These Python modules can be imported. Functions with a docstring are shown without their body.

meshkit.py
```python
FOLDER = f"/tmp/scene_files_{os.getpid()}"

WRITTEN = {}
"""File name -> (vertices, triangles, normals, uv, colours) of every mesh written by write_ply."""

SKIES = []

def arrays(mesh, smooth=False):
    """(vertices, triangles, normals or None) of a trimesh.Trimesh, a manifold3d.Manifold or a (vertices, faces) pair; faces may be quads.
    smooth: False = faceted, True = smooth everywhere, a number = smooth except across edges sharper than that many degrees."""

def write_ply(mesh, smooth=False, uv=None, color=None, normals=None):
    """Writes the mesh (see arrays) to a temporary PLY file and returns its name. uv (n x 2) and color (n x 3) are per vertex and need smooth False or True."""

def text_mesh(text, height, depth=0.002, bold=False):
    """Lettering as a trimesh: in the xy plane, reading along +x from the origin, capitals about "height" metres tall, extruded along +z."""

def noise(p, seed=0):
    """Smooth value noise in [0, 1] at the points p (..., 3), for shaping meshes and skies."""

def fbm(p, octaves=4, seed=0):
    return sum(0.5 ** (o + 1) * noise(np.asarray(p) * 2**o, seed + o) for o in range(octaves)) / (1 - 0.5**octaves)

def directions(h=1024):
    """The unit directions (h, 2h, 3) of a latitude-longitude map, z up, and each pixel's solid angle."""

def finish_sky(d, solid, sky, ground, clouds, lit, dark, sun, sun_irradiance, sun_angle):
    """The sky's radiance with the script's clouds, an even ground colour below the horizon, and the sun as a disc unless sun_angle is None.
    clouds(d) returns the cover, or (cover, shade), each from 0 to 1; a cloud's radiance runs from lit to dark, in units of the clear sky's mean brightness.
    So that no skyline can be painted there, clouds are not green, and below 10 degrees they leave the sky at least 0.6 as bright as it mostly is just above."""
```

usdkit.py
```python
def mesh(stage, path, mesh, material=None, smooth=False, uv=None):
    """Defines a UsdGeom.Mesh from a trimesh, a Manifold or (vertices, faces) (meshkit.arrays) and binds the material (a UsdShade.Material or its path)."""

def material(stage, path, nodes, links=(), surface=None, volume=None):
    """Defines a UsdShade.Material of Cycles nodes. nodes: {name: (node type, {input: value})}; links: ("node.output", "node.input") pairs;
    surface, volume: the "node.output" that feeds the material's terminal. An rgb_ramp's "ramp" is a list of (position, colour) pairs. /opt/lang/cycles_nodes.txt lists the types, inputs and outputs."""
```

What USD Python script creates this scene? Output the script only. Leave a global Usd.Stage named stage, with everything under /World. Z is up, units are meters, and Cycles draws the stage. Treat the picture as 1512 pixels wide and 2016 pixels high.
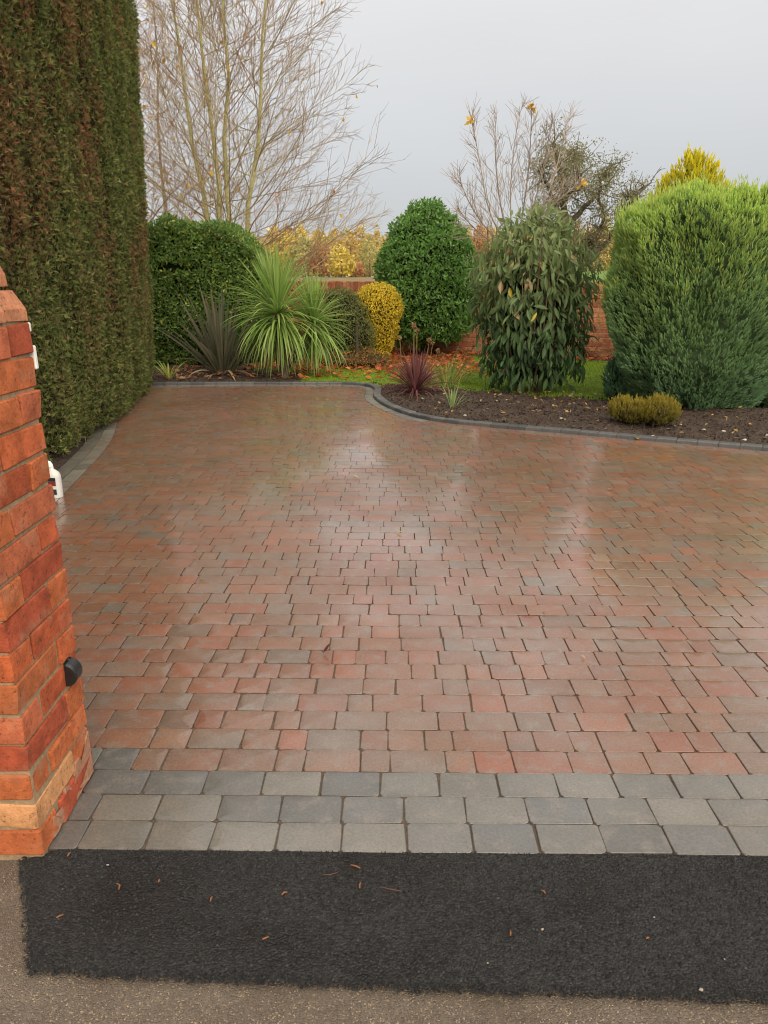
import math, random
import numpy as np
from scipy.spatial import ConvexHull
from scipy.interpolate import CubicSpline
from shapely.geometry import Polygon, LineString, Point, box as sbox
from shapely import contains_xy
from shapely.prepared import prep
import meshkit, usdkit
from pxr import Usd, UsdGeom, UsdLux, UsdShade, Gf, Sdf, Vt

stage = Usd.Stage.CreateInMemory()
UsdGeom.SetStageUpAxis(stage, 'Z')
UsdGeom.SetStageMetersPerUnit(stage, 1.0)
UsdGeom.Xform.Define(stage, '/World')
UsdGeom.Scope.Define(stage, '/World/Looks')
T = Sdf.ValueTypeNames

# ------------------------------------------------------------------ camera, sky, sun, exposure
EYE, PITCH, FOCAL = 1.5, math.radians(17.15), 1500.0
EXPOSURE = 1.0
SUN_ELEV, SUN_AZ = math.radians(36), math.radians(160)      # azimuth = atan2(x, y) of the direction towards the sun
SKY_STRENGTH, SUN_INTENSITY, SUN_ANGLE = 0.12, 0.4, 50.0
cam = UsdGeom.Camera.Define(stage, '/World/camera')
cam.CreateHorizontalApertureAttr(36.0)
cam.CreateVerticalApertureAttr(48.0)
cam.CreateFocalLengthAttr(36.0 * FOCAL / 1512)
cam.CreateExposureAttr(EXPOSURE)
cam.CreateClippingRangeAttr(Gf.Vec2f(0.05, 5000))
cx = UsdGeom.Xformable(cam)
cx.AddTranslateOp().Set(Gf.Vec3d(0, 0, EYE))
cx.AddRotateXOp().Set(90 - math.degrees(PITCH))

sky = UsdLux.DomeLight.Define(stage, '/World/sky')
sky_mat = usdkit.material(stage, '/World/Looks/sky', {
    'tc': ('texture_coordinate', {}),
    'sky': ('sky_texture', {'sky_type': 'single_scattering', 'sun_disc': False, 'sun_elevation': SUN_ELEV, 'sun_rotation': SUN_AZ, 'air_density': 1.0, 'aerosol_density': 2.0}),
    'mp': ('mapping', {'scale': (1.0, 1.0, 3.0)}),
    'nz': ('noise_texture', {'scale': 1.6, 'detail': 4, 'roughness': 0.5}),
    'sx': ('separate_xyz', {}),
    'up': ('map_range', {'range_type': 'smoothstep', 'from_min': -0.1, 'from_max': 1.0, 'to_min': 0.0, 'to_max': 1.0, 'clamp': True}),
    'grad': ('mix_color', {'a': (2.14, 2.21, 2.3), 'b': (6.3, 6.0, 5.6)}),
    'cr': ('map_range', {'from_min': 0.3, 'from_max': 0.7, 'to_min': 0.95, 'to_max': 1.05, 'clamp': True}),
    'cl': ('vector_math', {'math_type': 'scale'}),
    'mix': ('mix_color', {'fac': 0.95}),
    'bg': ('background_shader', {'strength': SKY_STRENGTH})},
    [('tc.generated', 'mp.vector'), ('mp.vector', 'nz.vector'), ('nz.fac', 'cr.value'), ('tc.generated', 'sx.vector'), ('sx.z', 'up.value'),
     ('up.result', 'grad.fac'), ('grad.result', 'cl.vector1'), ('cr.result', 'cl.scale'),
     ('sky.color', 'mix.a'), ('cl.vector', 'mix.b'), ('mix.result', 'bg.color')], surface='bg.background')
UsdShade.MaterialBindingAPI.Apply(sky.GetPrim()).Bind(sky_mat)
sky.GetPrim().SetCustomDataByKey('kind', 'structure')

sun = UsdLux.DistantLight.Define(stage, '/World/sun')
sun.CreateIntensityAttr(SUN_INTENSITY)
sun.CreateAngleAttr(SUN_ANGLE)
sun.CreateNormalizeAttr(True)
sun.CreateColorAttr(Gf.Vec3f(1.0, 0.88, 0.7))
sx_ = UsdGeom.Xformable(sun)
sx_.AddRotateZOp().Set(-math.degrees(SUN_AZ))
sx_.AddRotateXOp().Set(-(90 - math.degrees(SUN_ELEV)))

# ------------------------------------------------------------------ helpers
CP, SP = math.cos(PITCH), math.sin(PITCH)


def _dir(px, py):
    a, b = (px - 756) / FOCAL, -(py - 1008) / FOCAL
    return a, CP + b * SP, -SP + b * CP


def gp(px, py, z=0.0):
    "ground point under a picture position"
    x, y, d = _dir(px, py)
    t = (z - EYE) / d
    return np.array([x * t, y * t, z])


def at(px, py, Y):
    "point at distance Y behind a picture position"
    x, y, d = _dir(px, py)
    t = Y / y
    return np.array([x * t, Y, EYE + d * t])


_names = {}


def numbered(parent, name):
    k = (parent, name)
    n = _names.get(k, 0)
    _names[k] = n + 1
    return f'{parent}/{name}' if n == 0 else f'{parent}/{name}_{n:03d}'


def tag(p, label=None, cat=None, group=None, kind=None):
    prim = p.GetPrim() if hasattr(p, 'GetPrim') else p
    for k, v in (('label', label), ('category', cat), ('group', group), ('kind', kind)):
        if v:
            prim.SetCustomDataByKey(k, v)
    return prim


def thing(name, label, cat, group=None, loc=(0, 0, 0)):
    x = UsdGeom.Xform.Define(stage, numbered('/World', name))
    if any(loc):
        x.AddTranslateOp().Set(Gf.Vec3d(*map(float, loc)))
    return tag(x, label, cat, group)


def structure(name, label=None):
    return tag(UsdGeom.Xform.Define(stage, numbered('/World', name)), label, None, None, 'structure')


def put(name, v, f, m, parent='/World', tone=None, smooth=False):
    "ONE mesh prim; v world points (moved into the parent's frame), tone one colour per vertex"
    parent = str(parent.GetPath()) if hasattr(parent, 'GetPath') else parent
    path = numbered(parent, name)
    v, f = np.asarray(v, float), np.asarray(f, np.int32)
    nrm = None
    if smooth:
        nrm = np.zeros_like(v)
        fn = np.cross(v[f[:, 1]] - v[f[:, 0]], v[f[:, 2]] - v[f[:, 0]])
        for k in range(3):
            np.add.at(nrm, f[:, k], fn)
        nrm /= np.linalg.norm(nrm, axis=1, keepdims=True) + 1e-12
    me = UsdGeom.Mesh.Define(stage, path)
    me.CreatePointsAttr(Vt.Vec3fArray.FromNumpy(v.astype(np.float32)))
    me.CreateFaceVertexCountsAttr(Vt.IntArray.FromNumpy(np.full(len(f), 3, np.int32)))
    me.CreateFaceVertexIndicesAttr(Vt.IntArray.FromNumpy(f.ravel()))
    me.CreateSubdivisionSchemeAttr('none')
    if nrm is not None:
        me.CreateNormalsAttr(Vt.Vec3fArray.FromNumpy(nrm.astype(np.float32)))
        me.SetNormalsInterpolation('vertex')
    if tone is not None:
        tone = np.broadcast_to(np.asarray(tone, np.float32), (len(v), 3))
        UsdGeom.PrimvarsAPI(me).CreatePrimvar('tone', T.Color3fArray, 'vertex').Set(Vt.Vec3fArray.FromNumpy(np.ascontiguousarray(tone)))
    UsdShade.MaterialBindingAPI.Apply(me.GetPrim()).Bind(m)
    return me.GetPrim()


class Soup:
    def __init__(s):
        s.v, s.f, s.c, s.n = [], [], [], 0

    def add(s, v, f, c=(0.5, 0.5, 0.5)):
        v = np.asarray(v, float)
        s.v.append(v)
        s.f.append(np.asarray(f, int) + s.n)
        s.c.append(np.broadcast_to(np.asarray(c, float), (len(v), 3)))
        s.n += len(v)

    def put(s, name, m, parent='/World', smooth=False):
        return put(name, np.vstack(s.v), np.vstack(s.f), m, parent, np.vstack(s.c), smooth)


def unit(a):
    a = np.asarray(a, float)
    return a / (np.linalg.norm(a, axis=-1, keepdims=True) + 1e-12)


def fbm(p, octaves=4, seed=0):
    return meshkit.fbm(np.asarray(p, float) + 100.0, octaves, seed)


# ------------------------------------------------------------------ materials
def M(name, nodes, links, surface='p.BSDF'):
    return usdkit.material(stage, '/World/Looks/' + name, nodes, links, surface=surface)


def leaf_mat(name, rough=0.5, trans=0.25, spec=0.4):
    return M(name, {'t': ('attribute', {'attribute': 'tone'}), 'p': ('principled_bsdf', {'roughness': rough, 'specular_ior_level': spec}),
                    'tr': ('translucent_bsdf', {}), 'm': ('mix_closure', {'fac': trans})},
             [('t.color', 'p.base_color'), ('t.color', 'tr.color'), ('p.BSDF', 'm.closure1'), ('tr.BSDF', 'm.closure2')], 'm.closure')


def tone_mat(name, rough=0.7, spec=0.3, nscale=30.0, var=0.35, bscale=80.0, bump=0.3, bdist=0.004, rvar=0.0):
    "the mesh's own colour, mottled by two noises, with fine relief"
    nodes = {'g': ('geometry', {}), 't': ('attribute', {'attribute': 'tone'}),
             'n': ('noise_texture', {'scale': nscale, 'detail': 5, 'roughness': 0.6}),
             'mr': ('map_range', {'from_min': 0.25, 'from_max': 0.75, 'to_min': 1 - var, 'to_max': 1 + var}),
             'mul': ('vector_math', {'math_type': 'scale'}),
             'b': ('noise_texture', {'scale': bscale, 'detail': 6, 'roughness': 0.65}),
             'bm': ('bump', {'strength': bump, 'distance': bdist}),
             'rr': ('map_range', {'from_min': 0.3, 'from_max': 0.7, 'to_min': rough - rvar, 'to_max': rough + rvar}),
             'p': ('principled_bsdf', {'specular_ior_level': spec})}
    links = [('g.position', 'n.vector'), ('g.position', 'b.vector'), ('n.fac', 'mr.value'), ('t.color', 'mul.vector1'), ('mr.result', 'mul.scale'),
             ('mul.vector', 'p.base_color'), ('b.fac', 'bm.height'), ('bm.normal', 'p.normal'), ('n.fac', 'rr.value'), ('rr.result', 'p.roughness')]
    return M(name, nodes, links)


FOLIAGE = leaf_mat('foliage', 0.55, 0.35, 0.3)
GLOSSY_LEAF = leaf_mat('glossy_leaf', 0.38, 0.28, 0.4)
NEEDLE = leaf_mat('needle', 0.7, 0.38, 0.2)
DRY = leaf_mat('dry_leaf', 0.7, 0.3, 0.2)
BARK = tone_mat('bark', 0.85, 0.2, 25, 0.35, 60, 0.6, 0.01)
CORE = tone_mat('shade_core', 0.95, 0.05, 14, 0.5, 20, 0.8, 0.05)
BRICK = M('brick', {
    'g': ('geometry', {}), 't': ('attribute', {'attribute': 'tone'}),
    'n': ('noise_texture', {'scale': 16.0, 'detail': 6, 'roughness': 0.7}),
    'mr': ('map_range', {'from_min': 0.3, 'from_max': 0.7, 'to_min': 0.62, 'to_max': 1.38}),
    'mul': ('vector_math', {'math_type': 'scale'}),
    'n2': ('noise_texture', {'scale': 75.0, 'detail': 5, 'roughness': 0.75}),
    'pit': ('map_range', {'from_min': 0.33, 'from_max': 0.44, 'to_min': 0.85, 'to_max': 0.0, 'clamp': True}),
    'dk': ('mix_color', {'b': (0.11, 0.035, 0.018)}),
    'n3': ('noise_texture', {'scale': 9.0, 'detail': 3, 'roughness': 0.5}),
    'pl': ('map_range', {'from_min': 0.56, 'from_max': 0.72, 'to_min': 0.0, 'to_max': 0.4, 'clamp': True}),
    'lime': ('mix_color', {'b': (0.42, 0.24, 0.15)}),
    'bm': ('bump', {'strength': 0.9, 'distance': 0.005}),
    'p': ('principled_bsdf', {'specular_ior_level': 0.25, 'roughness': 0.85})},
    [('g.position', 'n.vector'), ('n.fac', 'mr.value'), ('t.color', 'mul.vector1'), ('mr.result', 'mul.scale'), ('g.position', 'n2.vector'), ('n2.fac', 'pit.value'), ('mul.vector', 'lime.a'),
     ('g.position', 'n3.vector'), ('n3.fac', 'pl.value'), ('pl.result', 'lime.fac'), ('lime.result', 'dk.a'), ('pit.result', 'dk.fac'), ('dk.result', 'p.base_color'), ('n2.fac', 'bm.height'), ('bm.normal', 'p.normal')])
MORTAR = tone_mat('mortar', 0.95, 0.1, 60, 0.3, 220, 0.8, 0.003)
KERB = tone_mat('kerb_concrete', 0.42, 0.5, 40, 0.25, 160, 0.3, 0.002, 0.1)
SOIL = tone_mat('soil', 0.8, 0.3, 22, 0.5, 70, 1.0, 0.02, 0.1)
STONE = tone_mat('stone', 0.7, 0.4, 50, 0.3, 200, 0.4, 0.002)
AGG = tone_mat('tar_stone', 0.7, 0.25, 90, 0.4, 300, 0.4, 0.001, 0.1)
PLASTIC_BLACK = tone_mat('black_plastic', 0.42, 0.5, 60, 0.15, 300, 0.1, 0.001)
PLASTIC_WHITE = tone_mat('white_plastic', 0.35, 0.5, 60, 0.05, 200, 0.03, 0.001)
FIELD = tone_mat('field', 0.95, 0.1, 0.6, 0.25, 4, 0.5, 0.05)

# rain-wet setts: own tone, cloudy grey blotches, damp gloss that changes from place to place
SETT = M('sett', {
    'g': ('geometry', {}), 't': ('attribute', {'attribute': 'tone'}),
    'n': ('noise_texture', {'scale': 17.0, 'detail': 4, 'roughness': 0.55}),
    'gm': ('map_range', {'from_min': 0.5, 'from_max': 0.66, 'to_min': 0.0, 'to_max': 0.5, 'clamp': True}),
    'grey': ('mix_color', {'b': (0.18, 0.152, 0.125)}),
    'n2': ('noise_texture', {'scale': 120.0, 'detail': 5, 'roughness': 0.7}),
    'mr': ('map_range', {'from_min': 0.25, 'from_max': 0.75, 'to_min': 0.66, 'to_max': 1.32}),
    'mul': ('vector_math', {'math_type': 'scale'}),
    'n3': ('noise_texture', {'scale': 1.3, 'detail': 3, 'roughness': 0.5}),
    'rr': ('map_range', {'from_min': 0.35, 'from_max': 0.65, 'to_min': 0.24, 'to_max': 0.42, 'clamp': True}),
    'bm': ('bump', {'strength': 0.35, 'distance': 0.0025}),
    'p': ('principled_bsdf', {'specular_ior_level': 0.5, 'coat_roughness': 0.12}),
    'cw': ('map_range', {'from_min': 0.38, 'from_max': 0.6, 'to_min': 1.0, 'to_max': 0.35, 'clamp': True})},
    [('g.position', 'n.vector'), ('n.fac', 'gm.value'), ('gm.result', 'grey.fac'), ('t.color', 'grey.a'), ('g.position', 'n2.vector'), ('n2.fac', 'mr.value'),
     ('grey.result', 'mul.vector1'), ('mr.result', 'mul.scale'), ('mul.vector', 'p.base_color'), ('g.position', 'n3.vector'), ('n3.fac', 'rr.value'),
     ('rr.result', 'p.roughness'), ('n2.fac', 'bm.height'), ('bm.normal', 'p.normal'), ('n3.fac', 'cw.value'), ('cw.result', 'p.coat_weight')])

TARMAC = M('tarmac', {
    'g': ('geometry', {}), 'v': ('voronoi_texture', {'feature': 'f1', 'scale': 170.0}),
    'n': ('noise_texture', {'scale': 3.2, 'detail': 4, 'roughness': 0.6}),
    'r': ('rgb_ramp', {'ramp': [(0.34, (0.011, 0.0085, 0.0075)), (0.47, (0.019, 0.018, 0.0177)), (0.7, (0.029, 0.028, 0.027))]}),
    'vr': ('map_range', {'from_min': 0.0, 'from_max': 1.0, 'to_min': 0.5, 'to_max': 1.7}),
    'ds': ('vector_math', {'math_type': 'distance', 'vector2': (-0.655, 1.545, 0.0)}), 'dn': ('math', {'math_type': 'multiply_add', 'value2': -0.16}),
    'dm': ('map_range', {'range_type': 'smoothstep', 'from_min': -0.06, 'from_max': 0.13, 'to_min': 0.85, 'to_max': 0.0, 'clamp': True}), 'st': ('mix_color', {'b': (0.0085, 0.006, 0.005)}),
    'sp': ('separate_xyz', {}), 'mul': ('vector_math', {'math_type': 'scale'}),
    'rr': ('map_range', {'from_min': 0.35, 'from_max': 0.65, 'to_min': 0.5, 'to_max': 0.75}),
    'bm': ('bump', {'strength': 1.0, 'distance': 0.006, 'invert': True}),
    'p': ('principled_bsdf', {'specular_ior_level': 0.3})},
    [('g.position', 'v.vector'), ('g.position', 'n.vector'), ('n.fac', 'r.fac'), ('v.color', 'sp.vector'), ('sp.x', 'vr.value'), ('g.position', 'ds.vector1'), ('n.fac', 'dn.value1'), ('ds.value', 'dn.value3'), ('dn.value', 'dm.value'), ('dm.result', 'st.fac'), ('r.color', 'st.a'), ('st.result', 'mul.vector1'), ('vr.result', 'mul.scale'),
     ('mul.vector', 'p.base_color'), ('n.fac', 'rr.value'), ('rr.result', 'p.roughness'), ('v.distance', 'bm.height'), ('bm.normal', 'p.normal')])

OLD_TAR = M('worn_pavement', {
    'g': ('geometry', {}), 'v': ('voronoi_texture', {'feature': 'f1', 'scale': 330.0}),
    'n': ('noise_texture', {'scale': 5.0, 'detail': 4, 'roughness': 0.6}),
    'r': ('rgb_ramp', {'ramp': [(0.3, (0.125, 0.095, 0.068)), (0.7, (0.19, 0.152, 0.117))]}),
    'sp': ('separate_xyz', {}),
    'vr': ('rgb_ramp', {'ramp': [(0.0, (0.55, 0.55, 0.55)), (0.6, (0.95, 0.95, 0.95)), (0.93, (1.15, 1.1, 1.05)), (0.975, (2.2, 2.1, 1.8)), (1.0, (2.6, 2.4, 2.0))]}),
    'mul': ('mix_color', {'blend_type': 'multiply', 'fac': 1.0}),
    'bm': ('bump', {'strength': 0.9, 'distance': 0.004, 'invert': True}),
    'p': ('principled_bsdf', {'specular_ior_level': 0.35, 'roughness': 0.6})},
    [('g.position', 'v.vector'), ('g.position', 'n.vector'), ('n.fac', 'r.fac'), ('v.color', 'sp.vector'), ('sp.y', 'vr.fac'), ('r.color', 'mul.a'), ('vr.color', 'mul.b'),
     ('mul.result', 'p.base_color'), ('v.distance', 'bm.height'), ('bm.normal', 'p.normal')])

# ------------------------------------------------------------------ geometry helpers
def leaves(c, d, n, L, W, fold=0.18, bend=0.0, mid=0.45):
    "N folded diamond leaves: base c, direction d, face normal n. Two triangles each"
    N = len(c)
    d = unit(d)
    s = unit(np.cross(d, n))
    n = np.cross(s, d)
    L = np.broadcast_to(L, (N,))[:, None]
    W = np.broadcast_to(W, (N,))[:, None]
    v = np.empty((N, 4, 3))
    v[:, 0] = c
    v[:, 1] = c + d * L * mid + s * W / 2 + n * W * fold
    v[:, 2] = c + d * L - n * L * bend
    v[:, 3] = c + d * L * mid - s * W / 2 + n * W * fold
    f = (np.arange(N)[:, None, None] * 4 + np.array([[0, 1, 2], [0, 2, 3]])[None]).reshape(-1, 3)
    return v.reshape(-1, 3), f


def fine_leaves(c, d, n, L, W, fold=0.2, droop=0.3, seg=4):
    "curved leaves with a rib: three points across, seg+1 along"
    N = len(c)
    d = unit(d)
    s = unit(np.cross(d, n))
    n = np.cross(s, d)
    L = np.broadcast_to(L, (N,))[:, None, None]
    W = np.broadcast_to(W, (N,))[:, None, None]
    t = np.linspace(0, 1, seg + 1)[None, :, None]
    w = (np.sin(np.pi * np.clip(t * 0.97 + 0.015, 0, 1)) ** 0.8)
    mid = c[:, None] + d[:, None] * L * t - n[:, None] * (L * droop) * t ** 2
    v = np.stack([mid + s[:, None] * W * w / 2 + n[:, None] * W * w * fold, mid, mid - s[:, None] * W * w / 2 + n[:, None] * W * w * fold], 2)
    v = v.reshape(N, -1, 3)
    f = []
    for k in range(seg):
        for a in (0, 1):
            p, q = k * 3 + a, (k + 1) * 3 + a
            f += [[p, p + 1, q + 1], [p, q + 1, q]]
    f = (np.arange(N)[:, None, None] * ((seg + 1) * 3) + np.array(f)[None]).reshape(-1, 3)
    return v.reshape(-1, 3), f


def blade(base, d, L, W, grav, seg=6, keel=0.25, twist=0.0, kink=None):
    "one strap leaf arching under its weight"
    p, dirn, step = np.array(base, float), unit(np.array(d, float)), L / seg
    side = unit(np.cross(dirn, [0, 0, 1.0]) + 1e-6)
    v = []
    for k in range(seg + 1):
        t = k / seg
        w = W * (0.55 + 0.9 * t if t < 0.5 else 1.0 - ((t - 0.5) / 0.5) ** 1.6 * 0.96)
        up = unit(np.cross(side, dirn))
        s2 = side * math.cos(twist * t) + up * math.sin(twist * t)
        v += [p + s2 * w / 2 + up * w * keel, p, p - s2 * w / 2 + up * w * keel]
        g = grav * (0.4 + 1.6 * t)
        if kink and k == int(kink * seg):
            g += 1.1
        dirn = unit(dirn + np.array([0, 0, -1.0]) * g * step / max(L, 1e-3) * 1.0)
        p = p + dirn * step
    f = []
    for k in range(seg):
        for a in (0, 1):
            i, j = k * 3 + a, (k + 1) * 3 + a
            f += [[i, i + 1, j + 1], [i, j + 1, j]]
    return np.array(v), np.array(f)


def tube(pts, r, sides=5):
    p = np.asarray(pts, float)
    t = unit(np.gradient(p, axis=0))
    a = unit(np.cross(t, np.where(np.abs(t[:, 2:]) < 0.9, [0, 0, 1.0], [1.0, 0, 0])))
    b = np.cross(t, a)
    ang = np.arange(sides) * 2 * np.pi / sides
    r = np.broadcast_to(r, (len(p),))
    v = p[:, None] + r[:, None, None] * (np.cos(ang)[None, :, None] * a[:, None] + np.sin(ang)[None, :, None] * b[:, None])
    i, j = np.meshgrid(np.arange(len(p) - 1), np.arange(sides), indexing='ij')
    q = np.stack([i * sides + j, i * sides + (j + 1) % sides, (i + 1) * sides + (j + 1) % sides, (i + 1) * sides + j], -1).reshape(-1, 4)
    return v.reshape(-1, 3), np.vstack([q[:, [0, 1, 2]], q[:, [0, 2, 3]]])


def hull(pts):
    pts = np.asarray(pts, float)
    h = ConvexHull(pts)
    f = h.simplices.copy()
    c = pts.mean(0)
    nrm = np.cross(pts[f[:, 1]] - pts[f[:, 0]], pts[f[:, 2]] - pts[f[:, 0]])
    flip = np.einsum('ij,ij->i', nrm, pts[f].mean(1) - c) < 0
    f[flip] = f[flip][:, ::-1]
    return pts, f


def soft_box(x0, x1, y0, y1, z0, z1, ch=0.004, jit=0.0, rng=None):
    "chamfered box: 24 points, 44 triangles"
    pts = []
    for i, x in enumerate((x0, x1)):
        for j, y in enumerate((y0, y1)):
            for k, z in enumerate((z0, z1)):
                sx, sy, sz = 1 - 2 * i, 1 - 2 * j, 1 - 2 * k
                o = np.array([x, y, z]) + (rng.normal(0, jit, 3) if rng is not None and jit else 0)
                pts += [o + (0, sy * ch, sz * ch), o + (sx * ch, 0, sz * ch), o + (sx * ch, sy * ch, 0)]
    return hull(pts)


def profile_points(rng, n, c, zs, rs, asp=(1, 1), amp=0.1, freq=2.0, seed=0, shell=0.1, power=1.0, zsq=1.0):
    "points and outward normals scattered over a lumpy body of revolution"
    zs, rs = np.asarray(zs, float), np.asarray(rs, float)
    zz = np.linspace(zs[0], zs[-1], 200)
    rr = np.interp(zz, zs, rs)
    w = np.sqrt(np.gradient(zz) ** 2 + np.gradient(rr) ** 2) * (rr + 0.02)
    cdf = np.cumsum(w) / w.sum()
    z = np.interp(rng.random(n), cdf, zz)
    ph = rng.random(n) * 2 * np.pi
    r = np.interp(z, zz, rr)
    slope = np.interp(z, zz, np.gradient(rr) / np.gradient(zz))
    nrm = unit(np.stack([np.cos(ph), np.sin(ph), -slope], 1))
    p = np.stack([np.cos(ph) * r * asp[0], np.sin(ph) * r * asp[1], z], 1) + np.asarray(c, float)
    bump = (fbm(p * freq * np.array([1, 1, zsq]), 3, seed) - 0.5) * 2 * amp
    p = p + nrm * (bump - shell * rng.random(n) ** power)[:, None]
    return p, nrm


def profile_core(c, zs, rs, asp=(1, 1), amp=0.1, freq=2.0, seed=0, inset=0.1, nz=26, nph=60, zsq=1.0):
    zs, rs = np.asarray(zs, float), np.asarray(rs, float)
    zz = np.linspace(zs[0] + inset * 0.5, zs[-1] - inset, nz)
    rr = np.maximum(np.interp(zz, zs, rs) - inset, 0.01)
    ph = np.arange(nph) * 2 * np.pi / nph
    P = np.stack([np.cos(ph)[None] * rr[:, None] * asp[0], np.sin(ph)[None] * rr[:, None] * asp[1], np.broadcast_to(zz[:, None], (nz, nph))], -1) + np.asarray(c, float)
    b = (fbm(P * freq * np.array([1, 1, zsq]), 3, seed) - 0.5) * 2 * amp
    P[..., 0] += np.cos(ph)[None] * b
    P[..., 1] += np.sin(ph)[None] * b
    v = np.vstack([P.reshape(-1, 3), [[c[0], c[1], c[2] + zz[0]], [c[0], c[1], c[2] + zz[-1]]]])
    f = []
    for i in range(nz - 1):
        for j in range(nph):
            a, b2 = i * nph + j, i * nph + (j + 1) % nph
            f += [[a, b2, b2 + nph], [a, b2 + nph, a + nph]]
    for j in range(nph):
        f += [[nz * nph, (j + 1) % nph, j], [nz * nph + 1, (nz - 1) * nph + j, (nz - 1) * nph + (j + 1) % nph]]
    return v, np.array(f)


def pick(rng, cols, n, jit=0.12, p=None):
    cols = np.asarray(cols, float)
    c = cols[rng.choice(len(cols), n, p=p)]
    return c * (1 + rng.normal(0, jit, (n, 1))).clip(0.5, 1.6)


def sheet(poly, z, step=None):
    "flat triangulated polygon"
    import trimesh
    v, f = trimesh.creation.triangulate_polygon(poly, engine='earcut')
    v = np.column_stack([v, np.full(len(v), z)])
    nz = np.cross(v[f[:, 1]] - v[f[:, 0]], v[f[:, 2]] - v[f[:, 0]])[:, 2]
    f = np.array(f)
    f[nz < 0] = f[nz < 0][:, ::-1]
    return v, f


def bumpy(poly, step, z0, amp, freq, seed, fine=0.0, edge=0.12):
    "displaced sheet over a polygon that dips at its rim"
    x0, y0, x1, y1 = poly.bounds
    xs, ys = np.arange(x0 - step, x1 + step, step), np.arange(y0 - step, y1 + step, step)
    X, Y = np.meshgrid(xs, ys)
    P = np.stack([X.ravel(), Y.ravel(), 0 * X.ravel()], 1)
    rng = np.random.default_rng(seed)
    P[:, :2] += rng.uniform(-0.3, 0.3, (len(P), 2)) * step
    inside = contains_xy(poly.buffer(step * 0.8), P[:, 0], P[:, 1])
    ring = poly.exterior
    import shapely
    dist = shapely.distance(shapely.points(P[:, 0], P[:, 1]), ring)
    core = contains_xy(poly, P[:, 0], P[:, 1])
    k = np.where(core, np.clip(dist / edge, 0, 1), 0)
    P[:, 2] = z0 + (amp * (fbm(P * freq, 4, seed) - 0.35) + fine * (fbm(P * freq * 6, 2, seed + 7) - 0.5)) * (0.25 + 0.75 * k) - (1 - k) * 0.03
    nx = len(xs)
    i, j = np.meshgrid(np.arange(len(ys) - 1), np.arange(nx - 1), indexing='ij')
    a = (i * nx + j).ravel()
    q = np.stack([a, a + 1, a + nx + 1, a + nx], 1)
    q = q[inside[q].all(1)]
    f = np.vstack([q[:, [0, 1, 2]], q[:, [0, 2, 3]]])
    used, inv = np.unique(f, return_inverse=True)
    return P[used], inv.reshape(-1, 3)


def poly_points(rng, poly, n):
    x0, y0, x1, y1 = poly.bounds
    out = np.zeros((0, 2))
    while len(out) < n:
        q = rng.uniform((x0, y0), (x1, y1), (n * 2, 2))
        out = np.vstack([out, q[contains_xy(poly, q[:, 0], q[:, 1])]])
    return out[:n]


def spline(pts, step):
    pts = np.asarray(pts, float)
    s = np.r_[0, np.cumsum(np.linalg.norm(np.diff(pts, axis=0), axis=1))]
    cs = CubicSpline(s, pts)
    n = max(2, int(round(s[-1] / step)))
    dense = cs(np.linspace(0, s[-1], n * 12 + 1))
    L = np.r_[0, np.cumsum(np.linalg.norm(np.diff(dense, axis=0), axis=1))]
    u = np.linspace(0, L[-1], n + 1)
    return np.stack([np.interp(u, L, dense[:, k]) for k in (0, 1)], 1)


def offset(path, d):
    t = unit(np.gradient(path, axis=0))
    return path + np.stack([-t[:, 1], t[:, 0]], 1) * d

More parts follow.
